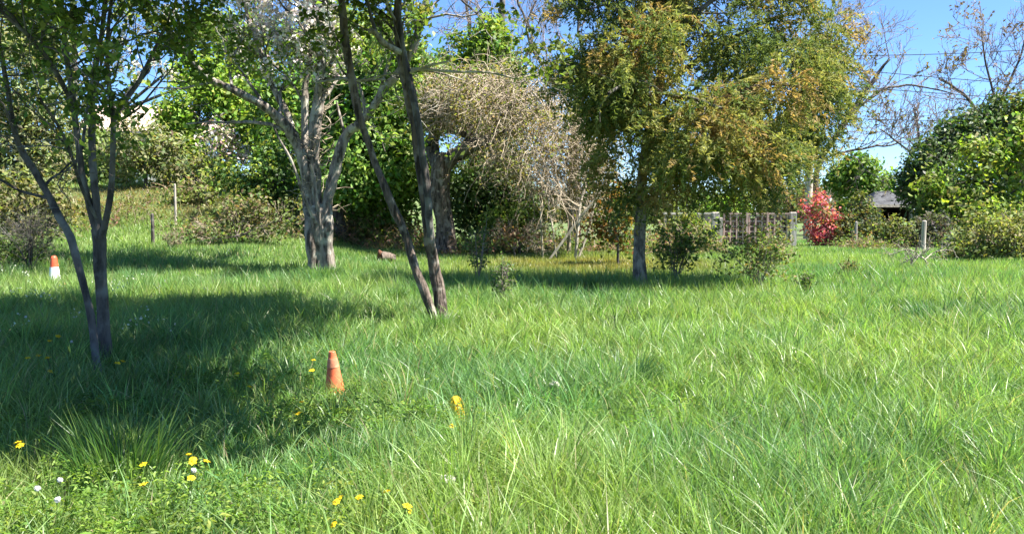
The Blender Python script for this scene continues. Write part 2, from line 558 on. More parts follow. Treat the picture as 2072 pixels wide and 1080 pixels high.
def build_grass():
    g = np.random.default_rng(11)
    a = Acc()
    for d0, d1, dens, w0, segs, per in ((2.6, 6.0, 2700, 0.0074, 3, 26), (6.0, 9.0, 1800, 0.0090, 3, 24), (9.0, 14.0, 1200, 0.012, 2, 22),
                                        (14.0, 21.0, 560, 0.018, 1, 14), (21.0, 30.0, 330, 0.027, 1, 1), (30.0, 42.0, 160, 0.042, 1, 1)):
        x, y = scatter(d0, d1, dens * .38 if per > 1 else dens, g)
        keep = noise2(x, y, 3.4, 41.0) + 0.35 * g.random(len(x)) > 0.40
        x, y = x[keep], y[keep]
        h = grass_height(x, y, g)
        w = w0 * (0.6 + 0.8 * g.random(len(x)))
        V, fs, C = blades(x, y, h, w, grass_colors(x, y, g), segs, g)
        a.add(V, fs, C)
        if per == 1:
            continue
        # tussocks: blades fan out from a common foot
        cx, cy = scatter(d0, d1, dens * .62 / per, g)
        n = len(cx)
        an = g.random((n, per)) * 2 * np.pi
        rr = (.02 + .07 * g.random((n, 1))) * np.sqrt(g.random((n, per)))
        x = (cx[:, None] + rr * np.cos(an)).ravel(); y = (cy[:, None] + rr * np.sin(an)).ravel()
        hc = np.repeat(.75 + .75 * g.random(n) ** 1.5, per)
        h = grass_height(x, y, g) * hc * 1.12
        ct = np.repeat(1 + .16 * g.normal(size=(n, 1)), per, 0) * np.repeat(1 + .06 * g.normal(size=(n, 3)), per, 0)
        col = np.clip(grass_colors(x, y, g) * ct, .01, .6)
        V, fs, C = blades(x, y, h, w0 * (0.6 + 0.8 * g.random(len(x))), col, segs, g, lean=.85, lean_dir=an.ravel() + g.normal(size=n * per) * .5)
        a.add(V, fs, C)
    # bent pale blades that stand above the rest
    x, y = scatter(2.8, 12.0, 22, g)
    n = len(x)
    V, fs, C = blades(x, y, 0.26 + 0.2 * g.random(n), np.full(n, 0.0085), np.clip(grass_colors(x, y, g) * 1.3 + 0.04, 0, .6), 3, g, lean=1.1)
    a.add(V, fs, C)
    o = a.build('grass', M_grass)
    tag(o, 'long bright green meadow grass covering the whole ground', 'grass', kind='stuff')


build_grass()


def build_weeds():
    """low broad-leaved ground cover, thickest at the front left"""
    g = np.random.default_rng(12)
    x1, y1 = scatter(2.8, 6.2, 150, g)
    k = (noise2(x1, y1, 0.9, 55.0) + .25 * g.random(len(x1)) > 0.55) & (x1 < -0.3 + 0.8 * g.normal(size=len(x1)))
    x2, y2 = scatter(3.0, 9.0, 40, g)
    k2 = noise2(x2, y2, 1.1, 58.0) > 0.66
    x = np.concatenate([x1[k], x2[k2]]); y = np.concatenate([y1[k], y2[k2]])
    n = len(x)
    z = G(x, y)
    per = 16
    ang = g.random((n, per)) * 2 * np.pi
    rr = 0.02 + 0.075 * g.random((n, per))
    hh = 0.06 + 0.16 * g.random((n, 1)) + 0.05 * g.random((n, per))
    p = np.stack([x[:, None] + rr * np.cos(ang), y[:, None] + rr * np.sin(ang), z[:, None] + hh], -1).reshape(-1, 3)
    ax = np.stack([np.cos(ang), np.sin(ang), -0.2 + 0 * ang], -1).reshape(-1, 3)
    col = np.repeat(mixcol(n, [(0.13, 0.22, 0.04), (0.18, 0.26, 0.05), (0.10, 0.18, 0.04)], None, g), per, 0)
    V, q, C = leaf_quads(p, 0.031, col, nb=np.array([0, 0, 1.0]), nrand=0.6, aspect=0.36, g=g, axis=ax)
    a = Acc().add(V, q, C)
    o = a.build('weeds', M_leaf)
    tag(o, 'low broad leaved weeds among the grass, thickest at the front left', 'weeds', kind='stuff')


build_weeds()


def build_daisies():
    g = np.random.default_rng(13)
    x, y = scatter(9, 19, 4, g)
    k = (x < -0.46 * y + 1.2 * g.normal(size=len(x))) & (noise2(x, y, 0.6, 77.0) > 0.42)
    x, y = x[k], y[k]
    n = len(x)
    p = np.stack([x, y, G(x, y) + 0.26 + 0.12 * g.random(n)], -1)
    p = np.repeat(p, 4, 0) + g.normal(size=(n * 4, 3)) * 0.03
    V, q, C = leaf_quads(p, 0.028, mixcol(len(p), [(0.7, 0.7, 0.6), (0.6, 0.62, 0.5)], None, g, 0.08), aspect=0.9, g=g)
    o = Acc().add(V, q, C).build('white_wildflowers', M_petal)
    tag(o, 'scattered tiny white wildflowers in the sunlit grass at far left', 'wildflowers', kind='stuff')


build_daisies()

# ------------------------------------------------------------------ tree building
def stem_part(name, pix, d, mat, root, sides=10, rough=0.16, flare=0.0, step=0.12, wob=0.012, seed=0):
    p, r = skel(pix, d, step, wob)
    if flare:
        s = np.cumsum(np.r_[0, np.linalg.norm(np.diff(p, axis=0), axis=1)])
        r = r * (1 + flare * np.exp(-s / 0.28))
    V, q = tubes(p[None], r[None], sides, rough, seed=seed)
    mesh_obj(name, V, [q], mat, root, smooth=True)
    return p, r


def base_at(px, d, sink=0.05):
    x = P(px, CY, d)[0]
    return np.array((x, d, Gz(x, d) - sink))


def grow(stems, spec, g):
    """stems: list of (path, radii); spec: list of dicts for spawn levels. returns list of levels [(paths, radii)]"""
    ps, rs = zip(*[flat(p, r, 14) for p, r in stems])
    cur = (np.array(ps), np.array(rs))
    out = []
    for sp in spec:
        cur = spawn(cur[0], cur[1], g=g, **sp)
        out.append(cur)
    return out


# ---- young tree at the left, in the shade of the forked tree's crown (8.6 m)
def tree_left():
    d = 8.15
    g = np.random.default_rng(21)
    root = thing('young_tree', 'dark stemmed young tree with fresh green leaves at the left, standing in shaded grass', 'tree', base_at(208, d))
    S = []
    b = M_barkdark
    S.append(stem_part('trunk', [(214, 760, 15, .2), (212, 690, 12.5, .2), (207, 600, 12, .2), (202, 520, 12.5, .2), (200, 462, 14, .2)], d, b, root, flare=.15))
    stems = [
        [(198, 475, 9), (184, 420, 9), (168, 350, 8), (156, 270, 7.5), (146, 190, 7, .1), (133, 100, 6, .2), (126, 20, 5, .3), (122, -90, 4, .4), (130, -230, 3, .5)],
        [(202, 480, 10), (196, 400, 9.5), (188, 320, 9), (186, 240, 8, .2), (192, 150, 7, .3), (206, 60, 5, .5), (214, -60, 4, .6), (220, -200, 3, .8)],
        [(206, 478, 9), (218, 430, 8, -.1), (227, 370, 7.5, -.2), (228, 290, 7, -.3), (226, 210, 6, -.4), (218, 110, 5, -.5), (226, 0, 4, -.6), (250, -120, 3, -.7)],
        [(150, 215, 6), (120, 160, 6, -.2), (92, 112, 5.5, -.3), (60, 72, 5, -.5), (10, 30, 4, -.6), (-50, -40, 3, -.8)],
        [(226, 250, 5, -.3), (252, 205, 5, -.2), (282, 165, 4.5, 0), (310, 105, 4, .2), (345, 30, 3.4, .4), (385, -60, 2.5, .5)],
        [(166, 300, 4, .2), (175, 230, 4, .5), (188, 160, 3.6, .7), (204, 90, 3, .9), (216, 0, 2.4, 1.0)],
        [(196, 440, 4.5, -.1), (170, 390, 4.5, -.3), (150, 330, 4, -.6), (120, 260, 3.5, -.9), (80, 200, 3, -1.2)],
    ]
    stems = [[(q[0], q[1], q[2] * .82, *q[3:]) for q in s] for s in stems]
    for s in stems:
        S.append(stem_part('limb', s, d, b, root, 8))
    lean = stem_part('trunk', [(q[0], q[1], q[2] * .84, *q[3:]) for q in [(206, 775, 10, -.35), (196, 730, 9.5, -.3), (188, 670, 9.5, -.25), (176, 600, 9, -.2), (160, 540, 9, -.2), (143, 480, 10, -.15), (122, 442, 9, -.1), (95, 387, 8.5), (66, 338, 8), (37, 290, 7), (18, 210, 6), (2, 110, 5, .1), (-20, 0, 4, .2), (-30, -130, 3, .3)]], d, b, root, 9)
    S.append(lean)
    S2 = S[1:]
    lv = grow(S2, [dict(k=9, t0=.35, t1=1, ang=52, length=1.25, up=.12, rfac=.5, rmin=.004),
                   dict(k=5, t0=.25, t1=1, ang=48, length=.55, up=.05, rfac=.55, rmin=.003),
                   dict(k=3, t0=.3, t1=1, ang=45, length=.26, up=.0, rfac=.6, rmin=.002, npts=4)], g)
    a = Acc()
    for (pp, rr), sd in zip(lv, (5, 4, 3)):
        V, q = tubes(pp, rr, sd)
        a.add(V, q)
    a.build('twigs', b, root)
    pts = np.concatenate([on_paths(lv[2][0], 15, .1, 1.05, g, .05), on_paths(lv[1][0], 11, .4, 1.0, g, .06)])
    pz = noise3(pts * 1.3 + 7.7)
    pts = pts[pz > 0.50]
    # leaves thin out low down on the stems
    keep = g.random(len(pts)) < np.clip((pts[:, 2] - 1.5) / 1.0, 0.08, 1)
    pts = pts[keep]
    cid = (noise3(pts * 2.2) * 40).astype(int)
    col = clump_colors(cid, [(0.12, 0.175, 0.04), (0.17, 0.225, 0.05), (0.24, 0.28, 0.065), (0.085, 0.13, 0.033)], [.35, .35, .15, .15], .22, g)
    V, q, C = leaf_quads(pts, 0.07, col, nb=np.array([0, 0, .5]), nrand=.75, aspect=.55, g=g, droop=.5)
    Acc().add(V, q, C).build('foliage', M_leaf, root)


tree_left()


# ---- old pollarded fruit tree with white blossom (22 m)
def tree_blossom():
    d = 20.3
    g = np.random.default_rng(22)
    root = thing('old_fruit_tree', 'old many stemmed fruit tree with pale bark, split trunk and white blossom', 'tree', base_at(652, d))
    b = M_barkgrey
    S = []
    stem_part('trunk', [(656, 575, 27), (652, 540, 26), (650, 500, 25), (648, 470, 26), (645, 440, 25), (640, 415, 20)], d, b, root, 16, .28, flare=.15, step=.1)
    limbs = [
        [(632, 540, 11, -.25), (628, 470, 11, -.3), (624, 400, 13), (618, 340, 14), (600, 290, 13), (570, 245, 12, -.3), (520, 205, 10, -.6), (470, 180, 9, -.9), (425, 160, 7, -1.1), (385, 120, 5, -1.3), (350, 80, 3.5, -1.4), (300, 62, 2.5, -1.5)],
        [(640, 450, 10, .2), (628, 360, 10, .3), (618, 280, 9, .4), (618, 200, 8, .5), (624, 120, 7, .6), (620, 30, 5, .8), (628, -60, 4, .8)],
        [(648, 460, 13), (640, 380, 13), (636, 300, 13), (642, 220, 13), (650, 160, 12), (652, 90, 9), (650, 20, 7, .2), (660, -70, 5, .4)],
        [(668, 545, 11, -.2), (664, 470, 12, -.2), (664, 410, 13, -.1), (676, 360, 13), (688, 300, 12), (704, 268, 11), (738, 240, 10, -.3), (776, 180, 9.5, -.5), (806, 145, 9, -.7), (835, 100, 8.5, -.8), (852, 40, 8, -.9), (868, -20, 6, -1), (880, -110, 4, -1)],
        [(604, 310, 8, .2), (580, 230, 8, .5), (548, 170, 7, .8), (530, 110, 6, 1), (505, 50, 4, 1.2), (490, -30, 3, 1.3)],
        [(640, 450, 5, -.4), (615, 395, 4, -.6), (598, 350, 3.5, -.8), (575, 300, 3, -.9), (552, 250, 2.4, -1)],
        [(652, 470, 5, -.5), (640, 400, 4, -.6), (634, 355, 3.5, -.6), (628, 330, 3, -.7)],
        [(652, 190, 5), (662, 165, 5, -.2), (690, 158, 4, -.4), (730, 165, 3, -.6), (780, 160, 2.4, -.7)],
        [(700, 290, 4, .1), (692, 250, 3.4, .2), (682, 205, 2.6, .3)],
    ]
    limbs = [[(q[0], q[1], q[2] * .86, *q[3:]) for q in s] for s in limbs]
    for i, s in enumerate(limbs):
        S.append(stem_part('limb', s, d, b, root, 9, .25, seed=i, step=.1, wob=.03))
    lv = grow([S[0], S[1], S[2], S[3], S[4], S[7], S[2], S[4]], [
        dict(k=8, t0=.45, t1=1, ang=48, length=2.3, up=.18, rfac=.45, rmin=.012),
        dict(k=5, t0=.25, t1=1, ang=45, length=1.0, up=.1, rfac=.5, rmin=.009),
        dict(k=3, t0=.3, t1=1, ang=42, length=.5, up=.05, rfac=.6, rmin=.007, npts=4)], g)
    a = Acc()
    for (pp, rr), sd in zip(lv, (5, 4, 3)):
        V, q = tubes(pp, rr, sd)
        a.add(V, q)
    a.build('twigs', b, root)
    pts = on_paths(lv[2][0], 12, .0, 1.05, g, .12)
    pts = pts[noise3(pts * .9 + 2.2) > .44]
    cid = (noise3(pts * 1.1) * 50).astype(int)
    col = clump_colors(cid, [(0.18, 0.25, 0.05), (0.24, 0.29, 0.06), (0.12, 0.19, 0.04)], None, .2, g)
    V, q, C = leaf_quads(pts, 0.145, col, nrand=.8, aspect=.55, g=g)
    Acc().add(V, q, C).build('foliage', M_leaf, root)
    bl = np.concatenate([on_paths(lv[2][0], 5, .1, 1.05, g, .06), on_paths(lv[1][0], 5, .4, 1.0, g, .06)])
    bl = bl[(noise3(bl * .8 + 9.2) > .43) & (bl[:, 2] > 4.3) & (bl[:, 0] < P(700, 0, 20.3)[0])]
    bl = np.repeat(bl, 4, 0) + g.normal(size=(len(bl) * 4, 3)) * .05
    V, q, C = leaf_quads(bl, 0.085, mixcol(len(bl), [(0.78, 0.74, 0.68), (0.72, 0.64, 0.60)], None, g, .06), nrand=1, aspect=.9, g=g)
    Acc().add(V, q, C).build('blossom', M_petal, root)
    # rough shoots and ivy remnants round the trunk
    a = Acc()
    base, rr = flat(S[2][0], S[2][1], 14)
    pp, r2 = spawn(base[None, :8], rr[None, :8], 90, 0, 1, 60, 1.0, up=.2, rfac=.1, rmin=.007, bend=.35, g=g)
    pp[:, 0] += g.normal(size=(90, 3)) * [.18, .1, 0]
    pp[:, 1] += g.normal(size=(90, 3)) * [.12, .1, 0]
    V, q = tubes(pp, r2, 3)
    a.add(V, q)
    a.build('shoots', M_twig, root)


tree_blossom()


# ---- two stemmed tree in the middle (12.6 m)
def tree_forked():
    d = 11.3
    g = np.random.default_rng(23)
    root = thing('forked_tree', 'two stemmed brown tree rising from one base in the middle of the meadow', 'tree', base_at(888, d))
    S = []
    S.append(stem_part('trunk', [(897, 685, 16, .1), (894, 640, 15, .1), (889, 590, 12.5, .1), (879, 530, 11, .1), (870, 470, 11), (862, 400, 11.5), (853, 330, 12), (842, 260, 12), (830, 200, 13), (816, 140, 12), (806, 80, 9), (806, 20, 8), (810, -60, 6), (818, -160, 4)], d, M_barkbrown, root, 12, .2, flare=.2, step=.08, wob=.02))
    S.append(stem_part('trunk', [(893, 690, 9, -.15), (880, 645, 9, -.15), (862, 600, 9.5, -.15), (843, 545, 8.5, -.15), (826, 490, 8, -.1), (800, 430, 9, -.1), (778, 375, 7.5, -.1), (757, 325, 7), (741, 270, 7.5), (724, 215, 8.5), (710, 160, 8.5), (699, 100, 8), (693, 40, 7.5), (688, -40, 6.5), (690, -150, 4)], d, M_barkbrown, root, 10, .2, step=.08, wob=.025))
    # second stem twisted along the main one
    S.append(stem_part('limb', [(872, 480, 7, -.1), (866, 400, 7.5, -.15), (858, 330, 7.5, -.17), (850, 270, 7, -.17), (840, 215, 6.5, -.15), (826, 165, 5.5, -.1), (818, 120, 5, -.1), (810, 60, 5, -.1), (806, 0, 4, 0), (800, -80, 3, 0)], d, M_barkdark, root, 8, .2, seed=4))
    S.append(stem_part('limb', [(818, 108, 6, -.05), (795, 98, 6.5, -.2), (772, 84, 6, -.35), (758, 64, 5.5, -.4), (745, 66, 5, -.4)], d, M_barkgrey, root, 8, .2))
    S.append(stem_part('limb', [(762, 72, 4, -.4), (752, 40, 3.5, -.4), (742, 0, 3, -.5), (730, -70, 2, -.6)], d, M_barkdark, root, 6))
    S.append(stem_part('limb', [(832, 140, 4, -.1), (862, 140, 3, -.2), (920, 145, 2.6, -.2), (990, 146, 2.2, -.1), (1040, 158, 1.8, 0), (1072, 152, 1.3, .1)], d, M_twigpale, root, 6))
    S.append(stem_part('limb', [(830, 146, 3, -.1), (858, 136, 2.4, -.25), (890, 128, 2.2, -.35), (905, 125, 2.6, -.35)], d, M_twigpale, root, 6))
    S.append(stem_part('limb', [(835, 160, 2.2, .1), (800, 148, 1.8, .2), (740, 162, 1.8, .2), (690, 160, 1.8, .3), (640, 168, 1.6, .4)], d, M_twigpale, root, 6))
    lv = grow([S[0], S[1], S[2], S[4], S[5], S[0]], [
        dict(k=6, t0=.62, t1=1, ang=50, length=1.0, up=.1, rfac=.3, rmin=.004),
        dict(k=4, t0=.25, t1=1, ang=48, length=.5, up=.05, rfac=.5, rmin=.003),
        dict(k=3, t0=.3, t1=1, ang=42, length=.24, up=.0, rfac=.6, rmin=.0025, npts=4)], g)
    a = Acc()
    for (pp, rr), sd in zip(lv, (5, 4, 3)):
        V, q = tubes(pp, rr, sd)
        a.add(V, q)
    a.build('twigs', M_barkgrey, root)
    pts = on_paths(lv[2][0], 6, .3, 1.05, g, .03)
    pts = pts[(noise3(pts * 1.3 + 4.2) > .5) & (pts[:, 2] > 3.2)]
    SHADE_LOBES = []  # unseen crown above the view, spread toward the camera to shade the left grass
    for yy in np.arange(5.4, 13.0, 1.2):
        for xx in np.arange(-3.2, 1.0, 1.15):
            SHADE_LOBES.append(np.array([xx + .3 * g.normal(), yy + .3 * g.normal(), 1.6 + .2436 * yy + 1.25 + .35 * g.random()]))
    up, nn, ids = crown_points([(c, np.array([1.05, 1.05, .75])) for c in SHADE_LOBES], 10, .22, 10, .28, g=g)
    n_low = len(pts)
    pts = np.concatenate([pts, up[up[:, 2] > 1.6 + .2436 * up[:, 1] + .2]])
    ends = np.array(SHADE_LOBES)
    st = np.array([S[k % 2][0][-(4 + k % 9)] for k in range(len(SHADE_LOBES))])
    lp = np.stack([st, st * .6 + ends * .4 + [0, 0, .15], ends], 1)
    V, q = tubes(lp, np.tile(np.array([[.035, .025, .012]]), (len(SHADE_LOBES), 1)), 6)
    mesh_obj('limb', V, [q], M_barkbrown, root, smooth=True)  # limbs added to carry the unseen shading crown
    col = mixcol(len(pts), [(0.12, 0.17, 0.03), (0.17, 0.2, 0.04)], None, g, .2)
    V, q, C = leaf_quads(pts, np.where(np.arange(len(pts)) < n_low, .085, .17), col, g=g, aspect=.7)
    Acc().add(V, q, C).build('foliage', M_leaf, root)


tree_forked()


# ---- feathery olive and rust tree (18.4 m)
def tree_feathery():
    d = 16.9
    g = np.random.default_rng(24)
    root = thing('feathery_tree', 'tall feathery evergreen with olive and rusty foliage hanging over the trellis', 'tree', base_at(1296, d))
    S = []
    S.append(stem_part('trunk', [(1296, 610, 13), (1295, 560, 12.5), (1293, 500, 11.5), (1297, 440, 11), (1299, 380, 11), (1306, 320, 11), (1318, 250, 10, .2), (1335, 170, 9, .3), (1350, 80, 8, .4), (1362, -20, 7, .5), (1372, -150, 5, .5), (1380, -300, 3, .5)], d, M_barkpale, root, 12, .22, flare=.2, step=.1, seed=3))
    limbs = [
        [(1308, 310, 6), (1350, 270, 6, -.4), (1410, 230, 5, -.8), (1480, 190, 4.5, -1.1), (1560, 170, 4, -1.2), (1640, 180, 3, -1.1)],
        [(1318, 250, 6), (1290, 200, 5.5, .3), (1240, 160, 5, .5), (1190, 130, 4, .7), (1140, 100, 3, .8)],
        [(1330, 190, 6), (1400, 130, 5.5, .5), (1480, 80, 5, .9), (1560, 40, 4, 1.2), (1640, 20, 3, 1.3)],
        [(1345, 110, 6), (1290, 50, 5, -.6), (1230, 10, 4, -.9), (1170, -30, 3, -1)],
        [(1352, 70, 6), (1430, 10, 5, -.5), (1510, -50, 4, -.8), (1600, -100, 3, -1)],
        [(1304, 330, 5), (1340, 320, 5, .6), (1420, 310, 4.5, 1.2), (1500, 300, 4, 1.5), (1570, 310, 3, 1.5)],
        [(1322, 230, 5), (1360, 200, 5, -.9), (1400, 200, 4, -1.8), (1460, 220, 3, -2.3)],
        [(1326, 215, 5), (1300, 180, 5, -.9), (1270, 170, 4, -1.7), (1230, 190, 3, -2.2)],
        [(1365, -40, 5), (1400, -120, 4, .4), (1450, -220, 3, .6)],
        [(1365, -50, 5), (1310, -130, 4, .4), (1250, -200, 3, .6)],
    ]
    for i, s in enumerate(limbs):
        S.append(stem_part('limb', s, d, M_barkdark, root, 7, .1, seed=i))
    br = spawn(np.array([flat(p, r, 14)[0] for p, r in S[1:]]), np.array([flat(p, r, 14)[1] for p, r in S[1:]]), 7, .2, 1, 50, 1.1, up=.1, rfac=.4, rmin=.008, g=g)
    V, q = tubes(br[0], br[1], 4)
    Acc().add(V, q).build('twigs', M_barkdark, root)
    # feathery lobes: photo pixel centre, radii px
    L = [(1160, 60, 60, 60, -.3), (1200, 120, 60, 50, -.7), (1270, 180, 55, 50, -.5), (1210, 210, 50, 45, -.2), (1310, 100, 70, 60, -1.2), (1170, 90, 75, 80, 0), (1240, 60, 90, 80, -.4), (1150, 150, 45, 45, .4), (1330, 40, 90, 80, .5), (1250, 150, 60, 45, .5), (1420, 60, 100, 70, -.6), (1520, 40, 100, 80, .4),
         (1620, 60, 85, 75, 0), (1660, 130, 60, 60, .6), (1560, 130, 80, 60, -.8), (1450, 170, 60, 50, .9), (1375, 230, 95, 60, -.9), (1290, 250, 75, 55, -.6), (1230, 250, 50, 45, .2),
         (1270, 330, 60, 45, -.3), (1340, 330, 80, 60, -1.1), (1420, 290, 80, 55, -1.3), (1500, 250, 85, 70, -1.0), (1580, 230, 85, 75, -.6), (1640, 240, 55, 75, .5), (1665, 200, 45, 50, 1.0),
         (1560, 320, 80, 60, -.5), (1480, 335, 75, 38, -.9), (1530, 360, 60, 28, -.4), (1440, 240, 70, 60, -2.2), (1510, 300, 70, 60, -2.0), (1360, 290, 60, 50, -2.0), (1590, 170, 70, 60, -1.6), (1300, 120, 70, 60, -1.6), (1210, 180, 60, 50, -1.2), (1580, 350, 50, 38, .3), (1612, 290, 40, 40, .8), (1400, 370, 60, 36, -.6), (1250, 400, 34, 34, .3), (1665, 285, 32, 30, 1.2), (1675, 60, 40, 45, 1),
         (1330, -60, 120, 90, 0), (1450, -60, 130, 90, .3), (1570, -50, 110, 80, 0), (1230, -50, 90, 80, .2), (1420, -170, 140, 90, .2), (1300, -160, 100, 80, -.2), (1380, -270, 100, 80, .2)]
    a = Acc()
    vcols = np.array([(0.14, 0.19, 0.055), (0.19, 0.23, 0.07), (0.27, 0.28, 0.10), (0.34, 0.25, 0.11), (0.10, 0.15, 0.055)])
    for px, py, rx, rz, dd in L:
        c = P(px, py, d + dd)
        k = (d + dd) / F
        r = np.array([rx * k, max(rx, rz) * k * .8, rz * k])
        n = int(42 + 390 * r[0] * r[2])
        u = nrm(g.normal(size=(n, 3)))
        nt = max(5, int(9 * r[0] * r[2] + 4))
        tu = nrm(g.normal(size=(nt, 3)))
        tc = c + tu * r * (.45 + .5 * g.random((nt, 1)))
        p0 = tc[g.integers(0, nt, n)] + g.normal(size=(n, 3)) * np.array([.20, .20, .15])
        p0 = p0[.6 * noise3(p0 * .95 + 1.1) + .4 * noise3(p0 * 2.2 + 4.1) > .44]
        n = len(p0)
        u = nrm(p0 - c)
        # each spray: axis outward and drooping, with narrow leaflets on both sides
        ax = nrm(u * .8 + g.normal(size=(n, 3)) * .45 + np.array([0, 0, -.55]))
        ln = .34 + .3 * g.random(n)
        per = 28
        t = g.random((n, per))
        side = nrm(np.cross(ax, g.normal(size=(n, 3))))
        off = (g.random((n, per)) * 2 - 1) * .10 * (1 - t * .7)
        pts = p0[:, None] + ax[:, None] * (t * ln[:, None])[..., None] + side[:, None] * off[..., None] + np.array([0, 0, -1.0]) * (.12 * t ** 2)[..., None] + g.normal(size=(n, per, 3)) * .012
        lax = ax[:, None] * .9 + side[:, None] * (np.sign(off) * .8)[..., None] + g.normal(size=(n, per, 3)) * .2
        cn = noise3(p0 * 1.5 + 5.5) + .13 * g.normal(size=n)
        ci = np.where(cn > .76, 3, np.where(cn > .56, 2, np.where(cn > .44, 1, np.where(cn > .33, 0, 4))))
        col = vcols[ci][:, None, :] * (1 + .2 * g.normal(size=(n, per, 1)))
        rust = np.clip(t - .55, 0, 1)[..., None] * (g.random((n, 1, 1)) < .22) * 1.2
        col = col * (1 - rust) + rust * np.array([.30, .20, .065])
        V, q, C = leaf_quads(pts.reshape(-1, 3), .10, np.clip(col.reshape(-1, 3), .01, .5), nrand=1.0, aspect=.26, g=g, axis=lax.reshape(-1, 3), fold=.03)
        a.add(V, q, C)
    a.build('foliage', M_feather, root)


tree_feathery()


# ---- gnarled tree with a weeping twiggy crown (27 m)
def tree_weeping():
    d = 27.0
    g = np.random.default_rng(25)
    root = thing('weeping_tree', 'gnarled dark tree with a hanging dome of bare tan twigs', 'tree', base_at(900, d))
    S = []
    S.append(stem_part('trunk', [(908, 530, 24), (902, 490, 21), (898, 440, 19), (893, 390, 19), (890, 345, 20), (895, 310, 17)], d, M_barkbrown, root, 14, .25, flare=.3, step=.15))
    limbs = [
        [(895, 345, 14), (912, 322, 15, -.1), (935, 305, 14, -.2), (965, 292, 12, -.3), (1000, 280, 11, -.3), (1030, 265, 9, -.2), (1070, 230, 7, 0), (1120, 215, 5, .2)],
        [(888, 340, 12), (872, 308, 11, .2), (872, 280, 10, .2), (890, 262, 9, .2), (915, 262, 8, 0), (945, 275, 7, 0)],
        [(885, 330, 10), (880, 280, 9, .4), (895, 220, 8, .5), (930, 190, 7, .6), (970, 175, 5, .6)],
        [(940, 300, 8), (960, 250, 7.5, .4), (990, 210, 6.5, .6), (1020, 190, 5, .7)],
        [(985, 285, 7), (1010, 240, 6, -.3), (1050, 205, 5, -.6), (1090, 200, 4, -.8)],
    ]
    for i, s in enumerate(limbs):
        S.append(stem_part('limb', s, d, M_barkdark, root, 8, .2, seed=i))
    # hanging twigs over a dome
    n = 1500
    px = 865 + 330 * g.random(n)
    u = (px - 865) / 330
    top = 205 - 75 * np.sin(np.pi * np.clip(u * .9 + .08, 0, 1)) + 55 * u ** 2
    k = g.random(n)
    py = top + 15 + k ** 1.3 * (60 + 120 * np.sin(np.pi * u) * (.4 + u) + 90 * u * u)
    dd = (g.random(n) * 2 - 1) * 2.0 * np.sqrt(np.clip(1 - (2 * u - 1) ** 2, .1, 1))
    py = np.where((px < 960) & (py > 245), 150 + 95 * g.random(n), py)
    p0 = np.stack([P(a, b2, d + c) for a, b2, c in zip(px, py, dd)])
    npt = 7
    out = np.empty((n, npt, 3)); out[:, 0] = p0
    dirx = (u - .42)[:, None] * np.array([2.2, 0, 0]) + (dd / 2.0)[:, None] * np.array([0, .8, 0]) + g.normal(size=(n, 3)) * .75 + np.array([0, 0, .3])
    cur = nrm(dirx)
    ln = np.where(px < 960, .55, .9) + np.where(px < 960, .5, 1.1) * g.random(n)
    for j in range(1, npt):
        cur = nrm(cur + np.array([0, 0, -.30]) + g.normal(size=(n, 3)) * .36)
        out[:, j] = out[:, j - 1] + cur * (ln / (npt - 1))[:, None]
    rad = np.linspace(.014, .007, npt)[None] * (.7 + .6 * g.random((n, 1)))
    wisp = slice(0, 260)
    out[wisp, :, 2] += np.linspace(0, 1, npt)[None] ** 1.2 * (.5 + .6 * g.random((260, 1)))
    lv2 = spawn(out, rad, 3, .15, 1, 55, .5, up=-.12, rfac=.8, rmin=.006, npts=4, g=g)
    a = Acc()
    for pp, rr in ((out, rad), lv2):
        V, q = tubes(pp, rr, 3)
        a.add(V, q)
    a.build('twigs', M_twig, root)
    pts = on_paths(lv2[0], 4, .2, 1, g, .08)
    pts = pts[noise3(pts * .9 + 12) > .5]
    V, q, C = leaf_quads(pts, .11, mixcol(len(pts), [(.26, .25, .07), (.28, .21, .10), (.17, .2, .06)], None, g), g=g)
    Acc().add(V, q, C).build('foliage', M_leaf, root)


tree_weeping()


